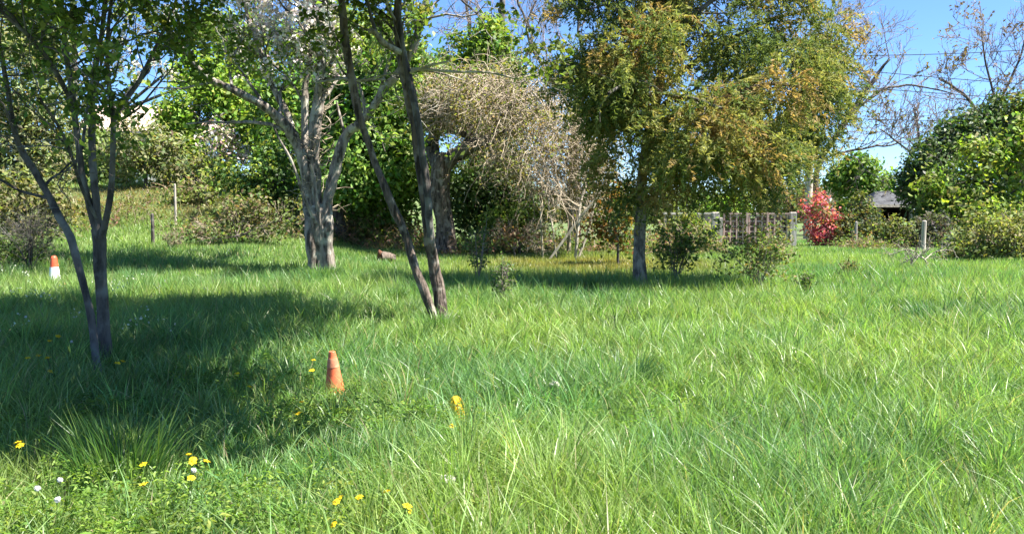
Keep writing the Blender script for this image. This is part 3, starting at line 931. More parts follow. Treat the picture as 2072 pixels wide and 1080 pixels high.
# ---- generic leafy tree / bush from lobes given in photo pixels at a depth
def leafy(name, label, cat, px, d, lobes, cols, w=None, leaf=.15, per_area=5.0, per=14, clump=.22, gate=.40, trunk=None, mat=None, bark=None, group=None, twigs=0, seed=1, twigmat=None, aspect=.55, nrand=.7):
    """lobes: (px, py, rx_px, rz_px[, depth offset])"""
    g = np.random.default_rng(seed)
    b = base_at(px, d)
    root = thing(name, label, cat, b, group)
    LB = []
    for q in lobes:
        dd = d + (q[4] if len(q) > 4 else 0)
        k = dd / F
        LB.append((P(q[0], q[1], dd), (q[2] * k, .75 * max(q[2], q[3]) * k, q[3] * k)))
    a = Acc()
    tops = []
    tr = (trunk or 5) * d / F
    big = max(c[2] for c, r in LB)
    tp, rr = resample([b, b * .5 + np.array([b[0], b[1], b[2] + (LB[0][0][2] - b[2])]) * .5, LB[0][0]], [tr, tr * .8, tr * .4], .4)
    V, q = tubes(tp[None], rr[None], 7, .15)
    a.add(V, q)
    n0 = np.array([tp[int(len(tp) * .45)] for _ in LB])
    ends = np.array([c for c, r in LB])
    mids = (n0 + ends) / 2 + g.normal(size=ends.shape) * .15
    pp = np.stack([n0, n0 * .5 + mids * .5, mids, ends * .5 + mids * .5, ends], 1)
    rad = np.linspace(tr * .55, tr * .18, 5)[None].repeat(len(pp), 0)
    V, q = tubes(pp, rad, 5)
    a.add(V, q)
    b2 = spawn(pp, rad, 6, .3, 1, 50, np.array([[max(r)] for c, r in LB]).repeat(6, 1), up=.1, rfac=.5, rmin=.01, npts=5, g=g)
    V, q = tubes(*b2, 4)
    a.add(V, q)
    a.build('trunk' if cat == 'tree' else 'stems', bark or M_barkdark, root, smooth=True)
    if twigs:
        t2 = spawn(b2[0], b2[1], twigs, .2, 1, 45, np.array([[max(r) * .7] for c, r in LB]).repeat(6, 0).repeat(twigs, 1), up=.12, rfac=.6, rmin=.006 * max(1, d / 25), npts=5, g=g)
        V, q = tubes(*t2, 3)
        Acc().add(V, q).build('twigs', twigmat or M_twig, root)
    if d > 24:  # aerial haze painted into the leaf colours: distant plants are lightened
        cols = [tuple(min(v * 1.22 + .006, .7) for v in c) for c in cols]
    p, nn, ids = crown_points(LB, per_area * 2.1, clump * 1.1, per, gate - .08, g=g)
    keep = p[:, 2] > G(p[:, 0], p[:, 1]) + .02
    p, nn, ids = p[keep], nn[keep], ids[keep]
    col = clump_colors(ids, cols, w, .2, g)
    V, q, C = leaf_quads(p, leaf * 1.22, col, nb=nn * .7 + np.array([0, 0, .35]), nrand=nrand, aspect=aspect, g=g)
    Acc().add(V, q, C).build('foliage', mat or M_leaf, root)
    return root


DG = [(0.04, 0.075, 0.02), (0.06, 0.105, 0.028), (0.085, 0.135, 0.035)]
MG = [(0.075, 0.145, 0.026), (0.12, 0.205, 0.036), (0.17, 0.25, 0.045)]
LG = [(0.13, 0.22, 0.035), (0.18, 0.27, 0.045), (0.23, 0.29, 0.055)]
OL = [(0.10, 0.12, 0.035), (0.13, 0.14, 0.045), (0.075, 0.095, 0.03)]
GO = [(0.17, 0.19, 0.09), (0.14, 0.165, 0.07), (0.21, 0.215, 0.11)]

# middle background
leafy('ivy_clad_tree', 'broad ivy clad tree with glossy dark leaves behind the forked stems', 'tree', 690, 29,
      [(760, 330, 95, 80), (700, 270, 70, 80, .6), (800, 230, 90, 80, .5), (730, 180, 80, 70, .8), (820, 350, 70, 80, .8), (700, 360, 60, 60, -.5), (840, 160, 60, 60, 1.), (770, 120, 90, 60, 1), (660, 200, 50, 60, 1), (760, 410, 70, 40, 1)],
      MG, [.35, .4, .25], leaf=.17, per_area=6.5, trunk=16, seed=31, mat=M_leafdark)
leafy('leafy_tree', 'bright green leafy tree rising behind the weeping twig dome', 'tree', 970, 37,
      [(900, 190, 60, 70), (960, 200, 70, 60, .5), (1000, 130, 50, 70), (930, 120, 45, 50, .8), (1030, 170, 30, 50, .5), (990, 75, 30, 40, .3), (1000, 250, 50, 50, 1)],
      [(0.085, 0.15, 0.028), (0.13, 0.2, 0.03), (0.19, 0.22, 0.04)], leaf=.19, per_area=4.6, trunk=9, seed=32)
leafy('holly_bush', 'dark evergreen bush in the hollow under the weeping twigs', 'bush', 985, 30,
      [(960, 400, 60, 70), (1010, 390, 60, 70, .3), (940, 340, 40, 40, .6), (1040, 420, 45, 60, .5), (990, 320, 60, 40, 1)],
      DG, None, leaf=.15, per_area=7, trunk=7, seed=33, mat=M_leafdark)
leafy('dark_tree', 'shady dark green tree directly behind the old fruit tree', 'tree', 700, 33,
      [(600, 300, 60, 90), (560, 220, 60, 70, .5), (630, 200, 60, 80, 1), (690, 420, 60, 60), (640, 390, 60, 60, .5), (560, 340, 40, 50, -.3)],
      MG, None, leaf=.17, per_area=5.5, trunk=10, seed=34)
leafy('thicket_shrub', 'dense thicket shrub of bare tan stems and few yellow leaves', 'bush', 1150, 27.5,
      [(1130, 340, 60, 90), (1190, 370, 55, 80, .3), (1090, 330, 50, 80, .5), (1220, 310, 40, 60, .8), (1150, 430, 70, 40)],
      [(.2, .15, .06), (.16, .15, .05), (.24, .17, .06)], leaf=.11, per_area=2.2, per=5, gate=.5, trunk=4, twigs=16, seed=35, bark=M_twig)
leafy('rusty_bush', 'small bush with rusty orange leaves beside the feathery tree trunk', 'bush', 1250, 23.5,
      [(1240, 440, 36, 44), (1262, 480, 24, 30, .2), (1215, 470, 30, 30, .3), (1255, 395, 26, 30, .3)],
      [(.12, .13, .03), (.22, .13, .035), (.08, .13, .03), (.27, .13, .04)], leaf=.11, per_area=8, per=10, clump=.14, trunk=3, twigs=4, seed=36)
leafy('laurel_bush', 'low bright green bush at the foot of the dark hollow', 'bush', 1050, 27,
      [(1030, 445, 40, 32), (1075, 445, 36, 30, .2), (1000, 455, 26, 26, .3)],
      [(.12, .17, .035), (.09, .14, .03), (.16, .19, .045)], leaf=.12, per_area=8, per=10, clump=.15, trunk=3, seed=37)
leafy('bramble', 'reddish brown bramble patch right of the gnarled trunk', 'bush', 1040, 26,
      [(1010, 478, 40, 18), (1060, 476, 50, 20, .2), (1110, 478, 40, 18)],
      [(.15, .09, .06), (.2, .15, .08), (.1, .12, .035)], leaf=.1, per_area=6, per=7, clump=.13, gate=.45, trunk=2, twigs=14, seed=38, bark=M_twigdark)
leafy('bramble', 'dry tan bramble patch between the old fruit tree and the forked stems', 'bush', 760, 30,
      [(740, 455, 50, 32), (800, 450, 50, 34, .3), (710, 470, 30, 20), (840, 465, 40, 24, .3)],
      [(.2, .17, .07), (.14, .15, .04), (.2, .14, .09)], leaf=.12, per_area=4.5, per=8, clump=.16, gate=.45, trunk=2, twigs=12, seed=39, bark=M_twig)
leafy('bramble', 'dark bramble bank left of the old fruit tree', 'bush', 480, 25.5,
      [(430, 455, 46, 28), (490, 440, 45, 44, .5), (550, 455, 40, 30, .6), (590, 440, 30, 40, .4), (385, 470, 26, 16), (520, 420, 24, 26, .3), (455, 425, 22, 20, .2)],
      [(.10, .13, .045), (.15, .17, .06), (.17, .13, .08)], leaf=.11, per_area=6, per=9, clump=.15, gate=.42, trunk=2, twigs=8, seed=40, bark=M_twigdark)

# left background
leafy('pale_green_tree', 'light green tree on the bank left of the old fruit tree', 'tree', 400, 36,
      [(400, 230, 70, 60), (450, 180, 60, 50, .5), (360, 270, 55, 50, .3), (480, 240, 50, 60, .8), (420, 310, 60, 50), (340, 320, 40, 40, .2), (520, 280, 40, 50, .6), (400, 150, 50, 40, 1)],
      LG, None, leaf=.18, per_area=5.5, trunk=7, seed=41)
leafy('pink_blossom_shrub', 'shrub with pale pink blossom on the bank under the light green tree', 'bush', 450, 33,
      [(445, 285, 36, 40), (480, 310, 30, 26, .2)],
      [(.55, .42, .36), (.6, .5, .44), (.15, .16, .06), (.12, .14, .05)], [.3, .3, .2, .2], leaf=.13, per_area=5, per=9, clump=.16, gate=.42, trunk=3, seed=42, mat=M_petal)
leafy('shiny_leaved_shrub', 'glossy shrub with yellow green new leaves against dark ones', 'bush', 530, 29,
      [(520, 370, 44, 42), (560, 380, 34, 40, .3), (500, 340, 36, 36, .4), (550, 330, 40, 36, .4), (470, 360, 36, 34, .5)],
      [(.04, .08, .02), (.07, .12, .025), (.17, .2, .03)], [.45, .35, .2], leaf=.14, per_area=7, trunk=4, seed=43, mat=M_leafdark)
leafy('grey_shrub', 'grey green shrub on the bank below the pink roof', 'bush', 300, 34,
      [(285, 290, 45, 55), (330, 320, 50, 50, .3), (250, 320, 40, 50, .3), (380, 350, 50, 34, .2), (430, 365, 50, 30, .3)],
      GO, None, leaf=.15, per_area=5, per=12, trunk=4, twigs=4, seed=44)
leafy('willow_tree', 'olive grey willow like tree filling the far left behind the cone', 'tree', 50, 27,
      [(30, 160, 90, 90), (90, 230, 80, 70, .4), (20, 280, 80, 70), (100, 320, 60, 60, .3), (-60, 220, 80, 120, .5), (60, 90, 90, 60, .8), (40, 360, 80, 50)],
      GO, None, leaf=.17, per_area=5, trunk=8, twigs=4, seed=45, aspect=.3)
leafy('olive_bush', 'yellowish olive bush low at the left edge behind the cone', 'bush', 40, 23,
      [(20, 410, 70, 50), (90, 400, 55, 50, .5), (-50, 400, 60, 70), (120, 440, 40, 34, .6)],
      [(.16, .17, .06), (.13, .14, .05), (.19, .18, .085)], leaf=.12, per_area=6, per=10, clump=.16, trunk=3, twigs=5, seed=46)
leafy('hedge_bush', 'shaded green bush at the left edge beside the red and white cone', 'bush', 20, 20.5,
      [(10, 510, 46, 30), (55, 515, 36, 26), (-40, 500, 50, 46), (80, 500, 24, 20, .6)],
      DG + [(.09, .14, .03)], None, leaf=.09, per_area=9, per=10, clump=.11, trunk=3, twigs=4, seed=47)
leafy('background_tree', 'hazy mid green tree behind the young tree at the left', 'tree', 250, 44,
      [(350, 70, 60, 50, .5), (70, 60, 60, 60, .5), (420, 80, 60, 50, .5), (500, 120, 50, 60, .4)],
      [(.075, .12, .03), (.11, .15, .04), (.13, .15, .055)], leaf=.22, per_area=2.4, gate=.5, trunk=7, twigs=3, seed=48)

# right background
leafy('fig_bush', 'large bright yellow green bush at the right edge', 'bush', 1970, 36,
      [(1920, 380, 50, 50), (1980, 330, 60, 50, .4), (1900, 320, 40, 34, .5), (2040, 370, 60, 60, .3), (1960, 420, 60, 40, -.3), (2060, 290, 50, 50, .6), (1890, 430, 30, 30, -.2), (2090, 330, 50, 80, .2)],
      [(.09, .14, .025), (.14, .21, .03), (.2, .26, .04), (.19, .2, .07), (.06, .09, .03)], [.2, .3, .2, .2, .1], leaf=.19, per_area=4.0, gate=.54, twigs=3, trunk=5, seed=51)
leafy('dark_evergreen', 'dark evergreen tree behind the bright bush, right of the shed', 'tree', 1890, 42,
      [(1880, 340, 46, 60), (1920, 290, 44, 40, .2), (1960, 270, 60, 50, .6), (1850, 380, 34, 40, .2), (1900, 400, 60, 50, .5), (2020, 250, 50, 50, .8)],
      DG + [(.07, .085, .05)], None, leaf=.18, per_area=6, trunk=7, seed=52, mat=M_leafdark)
leafy('ivied_tree', 'pale green ivied tree at the top right edge', 'tree', 2050, 43,
      [(2055, 250, 40, 70), (2080, 320, 50, 80), (2030, 330, 34, 50, .3)],
      OL + [(.15, .19, .04)], None, leaf=.19, per_area=5, trunk=6, seed=53)
leafy('round_tree', 'soft green round tree behind the red bush and the shed', 'tree', 1740, 58,
      [(1735, 345, 46, 34), (1770, 360, 38, 30, .4), (1700, 365, 34, 28, .3), (1755, 385, 50, 26, .2)],
      [(.08, .14, .03), (.11, .18, .035), (.14, .2, .04)], leaf=.24, per_area=3.4, trunk=4, seed=54)
leafy('sapling_bush', 'small fresh green bush behind the trellis panel', 'bush', 1470, 47,
      [(1470, 412, 30, 18), (1445, 420, 20, 14), (1500, 420, 20, 14)],
      LG, None, leaf=.2, per_area=4, trunk=3, seed=55)
leafy('red_bush', 'rounded red leaved bush right of the trellis', 'bush', 1668, 37,
      [(1668, 425, 42, 34), (1645, 455, 28, 28, -.1), (1694, 448, 28, 28, .1), (1668, 470, 38, 22), (1690, 415, 24, 22, .2)],
      [(.46, .10, .15), (.55, .17, .21), (.34, .06, .10), (.15, .16, .05), (.32, .16, .07)], [.3, .24, .16, .18, .12], leaf=.13, per_area=8, gate=.5, twigs=4, per=12, clump=.14, trunk=4, seed=56)
leafy('brown_shrub', 'brownish bare shrub behind the utility pole', 'bush', 1600, 47,
      [(1600, 405, 34, 30), (1640, 400, 26, 30, .3), (1570, 415, 26, 24)],
      [(.16, .11, .07), (.13, .12, .05), (.19, .15, .08)], leaf=.14, per_area=4, per=8, gate=.45, trunk=3, twigs=10, seed=57, twigmat=M_twigdark)
leafy('mixed_shrub', 'dark mixed shrub between the red bush and the shed', 'bush', 1730, 36.5,
      [(1720, 465, 28, 30), (1752, 455, 30, 38, .4), (1738, 410, 24, 24, .5), (1780, 470, 26, 26, .2)],
      [(.05, .075, .03), (.08, .10, .035), (.12, .12, .04), (.2, .15, .05)], [.4, .3, .2, .1], leaf=.12, per_area=9, per=10, clump=.14, trunk=3, twigs=4, seed=58)
leafy('grass_green_shrub', 'soft yellow green shrub in front of the shed opening', 'bush', 1815, 35,
      [(1808, 470, 30, 30), (1830, 480, 30, 22)],
      [(.13, .15, .05), (.16, .17, .05), (.1, .12, .045)], leaf=.12, per_area=8, per=10, clump=.14, trunk=2, twigs=6, seed=59)
leafy('purple_shrub', 'dull purplish bare shrub behind the pale fence post', 'bush', 1880, 34,
      [(1880, 465, 34, 32), (1910, 460, 24, 28, .2)],
      [(.075, .08, .06), (.1, .085, .075), (.07, .09, .04)], leaf=.12, per_area=8, per=9, clump=.14, trunk=2, twigs=9, seed=60, twigmat=M_twigdark)
leafy('sprawling_shrub', 'sprawling olive shrub spilling into the meadow at the right edge', 'bush', 2030, 24.5,
      [(1965, 505, 44, 40), (2015, 495, 50, 54, -.3), (2065, 505, 50, 54, -.5), (2050, 450, 48, 40, .3), (1985, 458, 40, 34, .4), (2110, 480, 50, 70, -.3), (1930, 520, 26, 20), (2080, 540, 50, 24, -.8)],
      [(.17, .19, .06), (.22, .23, .075), (.13, .155, .05)], leaf=.1, per_area=8.5, per=10, clump=.13, trunk=2.5, twigs=7, seed=61)
leafy('yellow_green_bush', 'yellow green bush in front of the low pink wall', 'bush', 1380, 33,
      [(1375, 465, 36, 28), (1345, 478, 26, 22), (1410, 470, 30, 26), (1395, 445, 24, 18, .3)],
      [(.15, .18, .035), (.11, .15, .03), (.18, .19, .05)], leaf=.12, per_area=9, per=10, clump=.13, trunk=3, twigs=3, seed=62)


def undergrowth():
    g = np.random.default_rng(67)
    n = 5200
    x = -17 + 34 * g.random(n)
    y = 27.3 + 4.5 * g.random(n) ** 1.4 + 5.5 * sstep(6, 9, x) + 1.0 * np.sin(x * .9)
    k = noise2(x, y, .45, 3.3)
    ok = ((x < 7.5) | (noise2(x, y, .4, 90.) > .45)) & ~((x < -8.3) & (x > -12.5) & (y > 28.5))
    ok &= ~((x > 7.8) & (x < 13.0)) & ~((x < -6.2) & (g.random(len(x)) < .6))
    x, y, k = x[ok], y[ok], k[ok]
    n = len(x)
    ln = (.35 + 1.15 * g.random(n)) * (.5 + 1.0 * k) * np.where(x > 7.5, .7, np.where(x < -6.2, .65, 1))
    out = np.empty((n, 5, 3))
    out[:, 0] = np.stack([x, y, G(x, y) - .03], -1)
    cur = nrm(g.normal(size=(n, 3)) * .55 + np.array([0, 0, 1.0]))
    for j in range(1, 5):
        cur = nrm(cur + g.normal(size=(n, 3)) * .3 + np.array([0, 0, -.12 * j]))
        out[:, j] = out[:, j - 1] + cur * (ln / 4)[:, None]
    V, q = tubes(out, np.tile(np.linspace(.012, .006, 5), (n, 1)), 3)
    tw = Acc().add(V, q, np.repeat(mixcol(n, [(.30, .21, .16), (.24, .17, .12), (.34, .27, .17), (.2, .2, .08)], None, g), 15, 0))
    pts = on_paths(out, 7, .25, 1.05, g, .10)
    cid = (noise3(pts * .55 + 1.5) * 40).astype(int)
    col = clump_colors(cid, [(.13, .19, .05), (.18, .23, .06), (.22, .2, .09), (.26, .18, .12), (.1, .15, .045)], None, .22, g)
    V, q, C = leaf_quads(pts, .115, col, g=g)
    tw.add(V, q, C)
    o = tw.build('undergrowth', M_leaf)
    tag(o, 'tangled undergrowth of brown stems and small leaves along the foot of the trees', 'undergrowth', kind='stuff')


undergrowth()
leafy('hedge_shrub', 'mid green shrub filling the gap on the bank behind the young tree', 'bush', 190, 37,
      [(180, 330, 60, 60), (240, 370, 40, 40, .3), (130, 350, 50, 50, .4), (210, 300, 40, 40, .8)],
      [(.13, .18, .05), (.17, .21, .065), (.1, .14, .04)], leaf=.17, per_area=4, trunk=4, twigs=4, seed=63)
leafy('scrub_bush', 'loose light green bush between the bank and the old fruit tree', 'bush', 420, 31,
      [(400, 390, 44, 30), (450, 400, 40, 34, .3), (360, 400, 30, 24, .2), (430, 360, 30, 26, .4)],
      [(.15, .2, .05), (.19, .23, .06), (.2, .17, .09)], leaf=.13, per_area=4, per=9, clump=.18, trunk=3, twigs=8, seed=64)
leafy('hedge_tree', 'light leaved tree filling the top between the old fruit tree and the bare grey trunk', 'tree', 560, 40,
      [(540, 90, 60, 50), (600, 120, 60, 60, .4), (500, 180, 50, 50, .4), (650, 90, 50, 60, .8), (580, 200, 60, 50, .8), (460, 60, 50, 40, .6), (700, 60, 60, 50, .6)],
      [(.15, .22, .05), (.2, .27, .06), (.11, .17, .04)], leaf=.2, per_area=2.6, gate=.47, trunk=7, twigs=2, seed=65)


def far_wood():
    g = np.random.default_rng(66)
    LB = []
    for i in range(40):
        x = -75 + 150 * (i + g.random()) / 46
        y = 84 + 14 * g.random()
        h = 5.2 + 2.6 * g.random() if x < 0 else 2.4 + 1.6 * g.random()
        LB.append((np.array([x, y, h * .45]), np.array([3.6, 3.0, h * .62])))
    p, nn, ids = crown_points(LB, .6, .5, 14, .25, nfreq=.3, g=g)
    p = p[p[:, 2] > -.3]; ids = ids[:len(p)]
    col = clump_colors((noise3(p * .25) * 60).astype(int), [(.07, .10, .035), (.10, .13, .045), (.13, .15, .06)], None, .2, g)
    V, q, C = leaf_quads(p, .7, col, nrand=.8, g=g)
    o = Acc().add(V, q, C).build('far_treeline', M_leaf)
    tag(o, 'far off line of trees and hedges closing the view behind the meadow', 'woodland', kind='stuff')


far_wood()


# ---- bare trees
def bare(name, label, px, d, stems, seed, k=(9, 7, 5), L=(3.2, 1.6, .8), up=.12, mat=None, buds=None, t0=.25, rm=1.0):
    g = np.random.default_rng(seed)
    root = thing(name, label, 'tree', base_at(px, d))
    S = []
    for i, s in enumerate(stems):
        s = [(q[0], q[1], q[2] * (.62 if i else .75), *q[3:]) for q in s]
        S.append(stem_part('trunk' if i == 0 else 'limb', s, d, M_barkdark, root, 8, .12, step=.4, wob=.08, seed=i))
    r0 = .00026 * d * rm
    lv = grow(S, [dict(k=k[0], t0=t0, t1=1, ang=46, length=L[0], up=up, rfac=.45, rmin=r0 * 1.8, bend=.22),
                  dict(k=k[1], t0=.2, t1=1, ang=44, length=L[1], up=up, rfac=.5, rmin=r0 * 1.3, bend=.22),
                  dict(k=k[2], t0=.2, t1=1, ang=40, length=L[2], up=up, rfac=.6, rmin=r0, npts=4, bend=.2)], g)
    a = Acc()
    for (pp, rr), sd in zip(lv, (5, 4, 3)):
        V, q = tubes(pp, rr, sd)
        a.add(V, q)
    a.build('crown', mat or M_twigdark, root)
    if buds:
        pts = on_paths(lv[2][0], 2, .4, 1.05, g, .04)
        pts = pts[noise3(pts * .8 + 21) > .58]
        V, q, C = leaf_quads(pts, buds[0], mixcol(len(pts), buds[1], None, g), nrand=1, g=g)
        Acc().add(V, q, C).build('buds', M_leaf, root)


bare('bare_tree', 'bare tree with a dark arching limb against the sky right of the feathery tree', 1650, 48,
     [[(1645, 480, 9), (1648, 400, 8), (1660, 320, 8), (1690, 280, 7), (1740, 200, 6), (1775, 150, 5), (1800, 120, 3)],
      [(1660, 330, 5), (1720, 240, 4.5, .5), (1790, 180, 4, .8), (1860, 175, 3, 1), (1930, 190, 2, 1)],
      [(1655, 300, 5), (1680, 200, 4, -.5), (1720, 120, 3, -.8), (1770, 50, 2, -1)],
      [(1655, 330, 4), (1700, 310, 4, .5), (1760, 300, 3.5, 1), (1820, 290, 2.5, 1.2)],
      [(1680, 240, 4), (1665, 160, 3.4, .7), (1690, 80, 2.6, 1), (1720, 30, 2, 1)]], 71, buds=(.2, [(.2, .15, .06), (.16, .14, .06)]))
bare('bare_tree', 'bare budding tree behind the evergreens at the top right corner', 2020, 47,
     [[(2010, 470, 8), (2005, 380, 7), (1995, 300, 6), (1975, 230, 5), (1950, 190, 4), (1900, 160, 3)],
      [(1998, 310, 5), (2015, 230, 4.5, .5), (2040, 170, 4, .6), (2065, 110, 3, .6), (2080, 60, 2, .6)],
      [(2020, 220, 4), (2000, 150, 3.4), (1990, 100, 2.6), (1985, 60, 1.8)],
      [(2005, 300, 4), (2050, 240, 3.4), (2100, 190, 3), (2140, 120, 2)]], 72, k=(9, 6, 5), L=(2.6, 1.3, .6), buds=(.2, [(.2, .14, .09), (.17, .12, .09)]))
bare('bare_tree', 'distant bare tree low on the skyline between the shed and the wires', 1880, 62,
     [[(1870, 450, 5), (1868, 360, 5), (1862, 290, 4), (1850, 220, 3)],
      [(1866, 330, 3.4), (1900, 280, 3), (1940, 240, 2)],
      [(1866, 330, 3.4), (1820, 290, 3), (1780, 260, 2)]], 73, k=(8, 6, 5), L=(3.0, 1.6, .8))
bare('bare_tree', 'tall bare tree rising behind the bright green tree at the top centre', 1000, 47,
     [[(1010, 470, 12), (1008, 300, 11), (1010, 150, 10), (1015, 60, 9), (1020, -40, 7), (1025, -160, 5)],
      [(1010, 170, 6), (1060, 120, 5, .5), (1075, 70, 4.5, .6), (1050, 10, 4, .6), (1040, -60, 3, .6)],
      [(1010, 200, 6), (960, 100, 5, .6), (945, 20, 4.5, .8), (935, -80, 3.5, .9)],
      [(1010, 120, 5), (975, 40, 4, -.5), (900, -30, 3, -.8)]], 74, k=(7, 6, 5), L=(2.8, 1.5, .7))
bare('bare_tree', 'bare dark limbed tree left of the feathery tree crown', 1160, 41,
     [[(1165, 480, 15), (1160, 350, 14), (1165, 260, 13), (1175, 200, 11), (1200, 150, 9), (1250, 100, 6)],
      [(1165, 240, 8), (1130, 180, 7, .4), (1090, 120, 5.5, .5), (1065, 60, 4, .6), (1085, 0, 3, .6)],
      [(1175, 200, 7), (1180, 120, 5, -.4), (1170, 40, 4, -.5), (1180, -60, 3, -.5)],
      [(1170, 230, 8), (1215, 200, 7, .2), (1250, 170, 5, .4), (1300, 150, 3, .5)]], 75, k=(7, 6, 5), L=(2.4, 1.3, .65))
bare('bare_tree', 'bare grey tree top behind the young tree at the left', 150, 38,
     [[(150, 470, 10), (152, 380, 9), (150, 280, 8), (152, 170, 8), (150, 80, 7), (146, -20, 5)],
      [(150, 250, 5), (200, 150, 4, .5), (250, 60, 3, .6), (280, -30, 2, .6)],
      [(150, 220, 5), (90, 120, 4, .5), (50, 30, 3, .6)]], 76, k=(6, 5, 4), L=(2.2, 1.2, .6), mat=M_barkgrey)


# ------------------------------------------------------------------ built things beyond the fence line
def lathe(a, prof, sides, c=(0, 0, 0), tilt=None):
    prof = np.asarray(prof, float)
    an = np.arange(sides) * 2 * np.pi / sides
    V = np.stack([prof[:, 0:1] * np.cos(an), prof[:, 0:1] * np.sin(an), prof[:, 1:2] + 0 * an], -1)
    V = V.reshape(-1, 3)
    if tilt is not None:
        V = V @ np.array(tilt).T
    V = V + np.asarray(c)
    idx = np.arange(len(V)).reshape(len(prof), sides)
    A, B = idx[:-1], idx[1:]
    q = np.stack([A, np.roll(A, -1, 1), np.roll(B, -1, 1), B], -1).reshape(-1, 4)
    a.add(V, q)
    if sides == 4:
        a.add(V[-sides:], np.arange(sides)[None])
    else:
        a.add(V[-sides:], np.stack([np.zeros(sides - 2, int), np.arange(1, sides - 1), np.arange(2, sides)], -1))


def rot(ax, ang):
    c, s = math.cos(ang), math.sin(ang)
    if ax == 'x':
        return np.array([[1, 0, 0], [0, c, -s], [0, s, c]])
    if ax == 'y':
        return np.array([[c, 0, s], [0, 1, 0], [-s, 0, c]])
    return np.array([[c, -s, 0], [s, c, 0], [0, 0, 1]])


def post(name, label, px, ytop, d, w, mat, group, lean=0.0, cat='fence post', rnd=False):
    b = base_at(px, d)
    top = P(px, ytop, d)[2]
    h = top - b[2]
    a = Acc()
    if rnd:
        lathe(a, [(w * .55, 0), (w * .5, h * .5), (w * .47, h - .03), (w * .3, h), (0.004, h + .005)], 10, b, rot('y', lean))
    else:
        lathe(a, [(w * .72, 0), (w * .70, h * .5), (w * .70, h - .04), (w * .5, h)], 4, b, rot('y', lean) @ rot('z', math.pi / 4))
    o = a.build(name, mat, origin=b)
    return tag(o, label, cat, group)


FD = 36.5
post('fence_post', 'thick weathered post at the left end of the trellis', 1446, 429, FD, .30, M_postgrey, 'posts of the far fence line')
post('fence_post', 'thick weathered post at the right end of the trellis', 1602, 429, FD, .27, M_postgrey, 'posts of the far fence line')
post('fence_post', 'slim pale post just right of the left trellis post', 1457, 440, FD - .25, .13, M_postpale, 'posts of the far fence line')
post('fence_post', 'thin grey post right of the red bush', 1730, 448, 35.0, .11, M_postgrey, 'posts of the far fence line', rnd=True)
post('fence_post', 'pale round fence post standing alone at the right beyond the dead branches', 1866, 446, 29.5, .16, M_postpale, 'posts of the far fence line', .02, rnd=True)
post('fence_post', 'grey fence post half hidden in the sprawling shrub at the right edge', 2036, 452, 30.0, .17, M_postgrey, 'posts of the far fence line', -.03, rnd=True)
post('fence_post', 'short dark post in the dry grass on the left bank', 311, 432, 25.2, .10, M_barkdark, 'posts of the far fence line', rnd=True)
post('fence_post', 'slender grey stake on the left bank below the light green tree', 358, 372, 28.5, .08, M_postgrey, 'posts of the far fence line', rnd=True)


def trellis():
    x0 = P(1464, 460, FD)[0]; x1 = P(1594, 460, FD)[0]
    zb = Gz(0, FD) + .06; zt = P(1500, 434, FD)[2]
    root = thing('trellis_fence', 'reddish brown lattice trellis fence between two weathered posts', 'trellis', ((x0 + x1) / 2, FD, zb))
    cx = (x0 + x1) / 2
    n = 11
    w = .06
    me = None
    def slat(px, pz, sx, sz, y, shared):
        a = Acc()
        box(a, -sx / 2, sx / 2, -.012, .012, -sz / 2, sz / 2)
        return a
    def put(mesh_src, x, y, z):
        o = bpy.data.objects.new('slat', mesh_src)
        o.location = (x - cx, y - FD, z - zb)
        link(o, root)
    def mk(sx, sz):
        a = Acc(); box(a, -sx / 2, sx / 2, -.012, .012, -sz / 2, sz / 2)
        o = a.build('slat', M_slat)
        m = o.data
        bpy.data.objects.remove(o)
        return m
    H = zt - zb
    mv = mk(w, H)
    mh = mk(x1 - x0, w)
    for i in range(n):
        put(mv, x0 + .03 + (x1 - x0 - .06) * i / (n - 1), FD, zb + H / 2)
    for j in range(6):
        put(mh, cx, FD + .026, zb + .08 + (H - .14) * j / 5)
    a = Acc()
    box(a, x0 - .02, x1 + .02, FD - .03, FD + .06, zt + .004, zt + .07)
    a.build('top_rail', M_slat, root)
    for fx in (.36, .68):
        a = Acc()
        xx = x0 + (x1 - x0) * fx
        box(a, xx - .045, xx + .045, FD - .075, FD - .016, zb - .1, zt + .09)
        a.build('upright', M_slat, root)
    # solid boards behind the lattice, coloured darker to stand for the darkness there
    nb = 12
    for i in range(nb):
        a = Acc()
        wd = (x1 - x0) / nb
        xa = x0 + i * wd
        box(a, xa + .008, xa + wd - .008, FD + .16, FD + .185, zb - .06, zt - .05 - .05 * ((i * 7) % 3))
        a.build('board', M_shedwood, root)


trellis()


def low_wall():
    d = 40.0
    x0 = P(1345, 460, d)[0]; x1 = P(1440, 460, d)[0]
    zb = Gz(x0, d) - .1; zt = P(1400, 434, d)[2]
    root = thing('garden_wall', 'low pink rendered garden wall with pale coping left of the trellis', 'wall', ((x0 + x1) / 2, d, zb))
    a = Acc(); box(a, x0, x1, d, d + .25, zb, zt); a.build('wall_body', M_wall, root)
    n = 6
    for i in range(n):
        a = Acc()
        w = (x1 - x0 + .16) / n
        box(a, x0 - .08 + i * w + .006, x0 - .08 + (i + 1) * w - .006, d - .05, d + .30, zt + .003, zt + .09)
        a.build('coping_stone', M_coping, root)


low_wall()


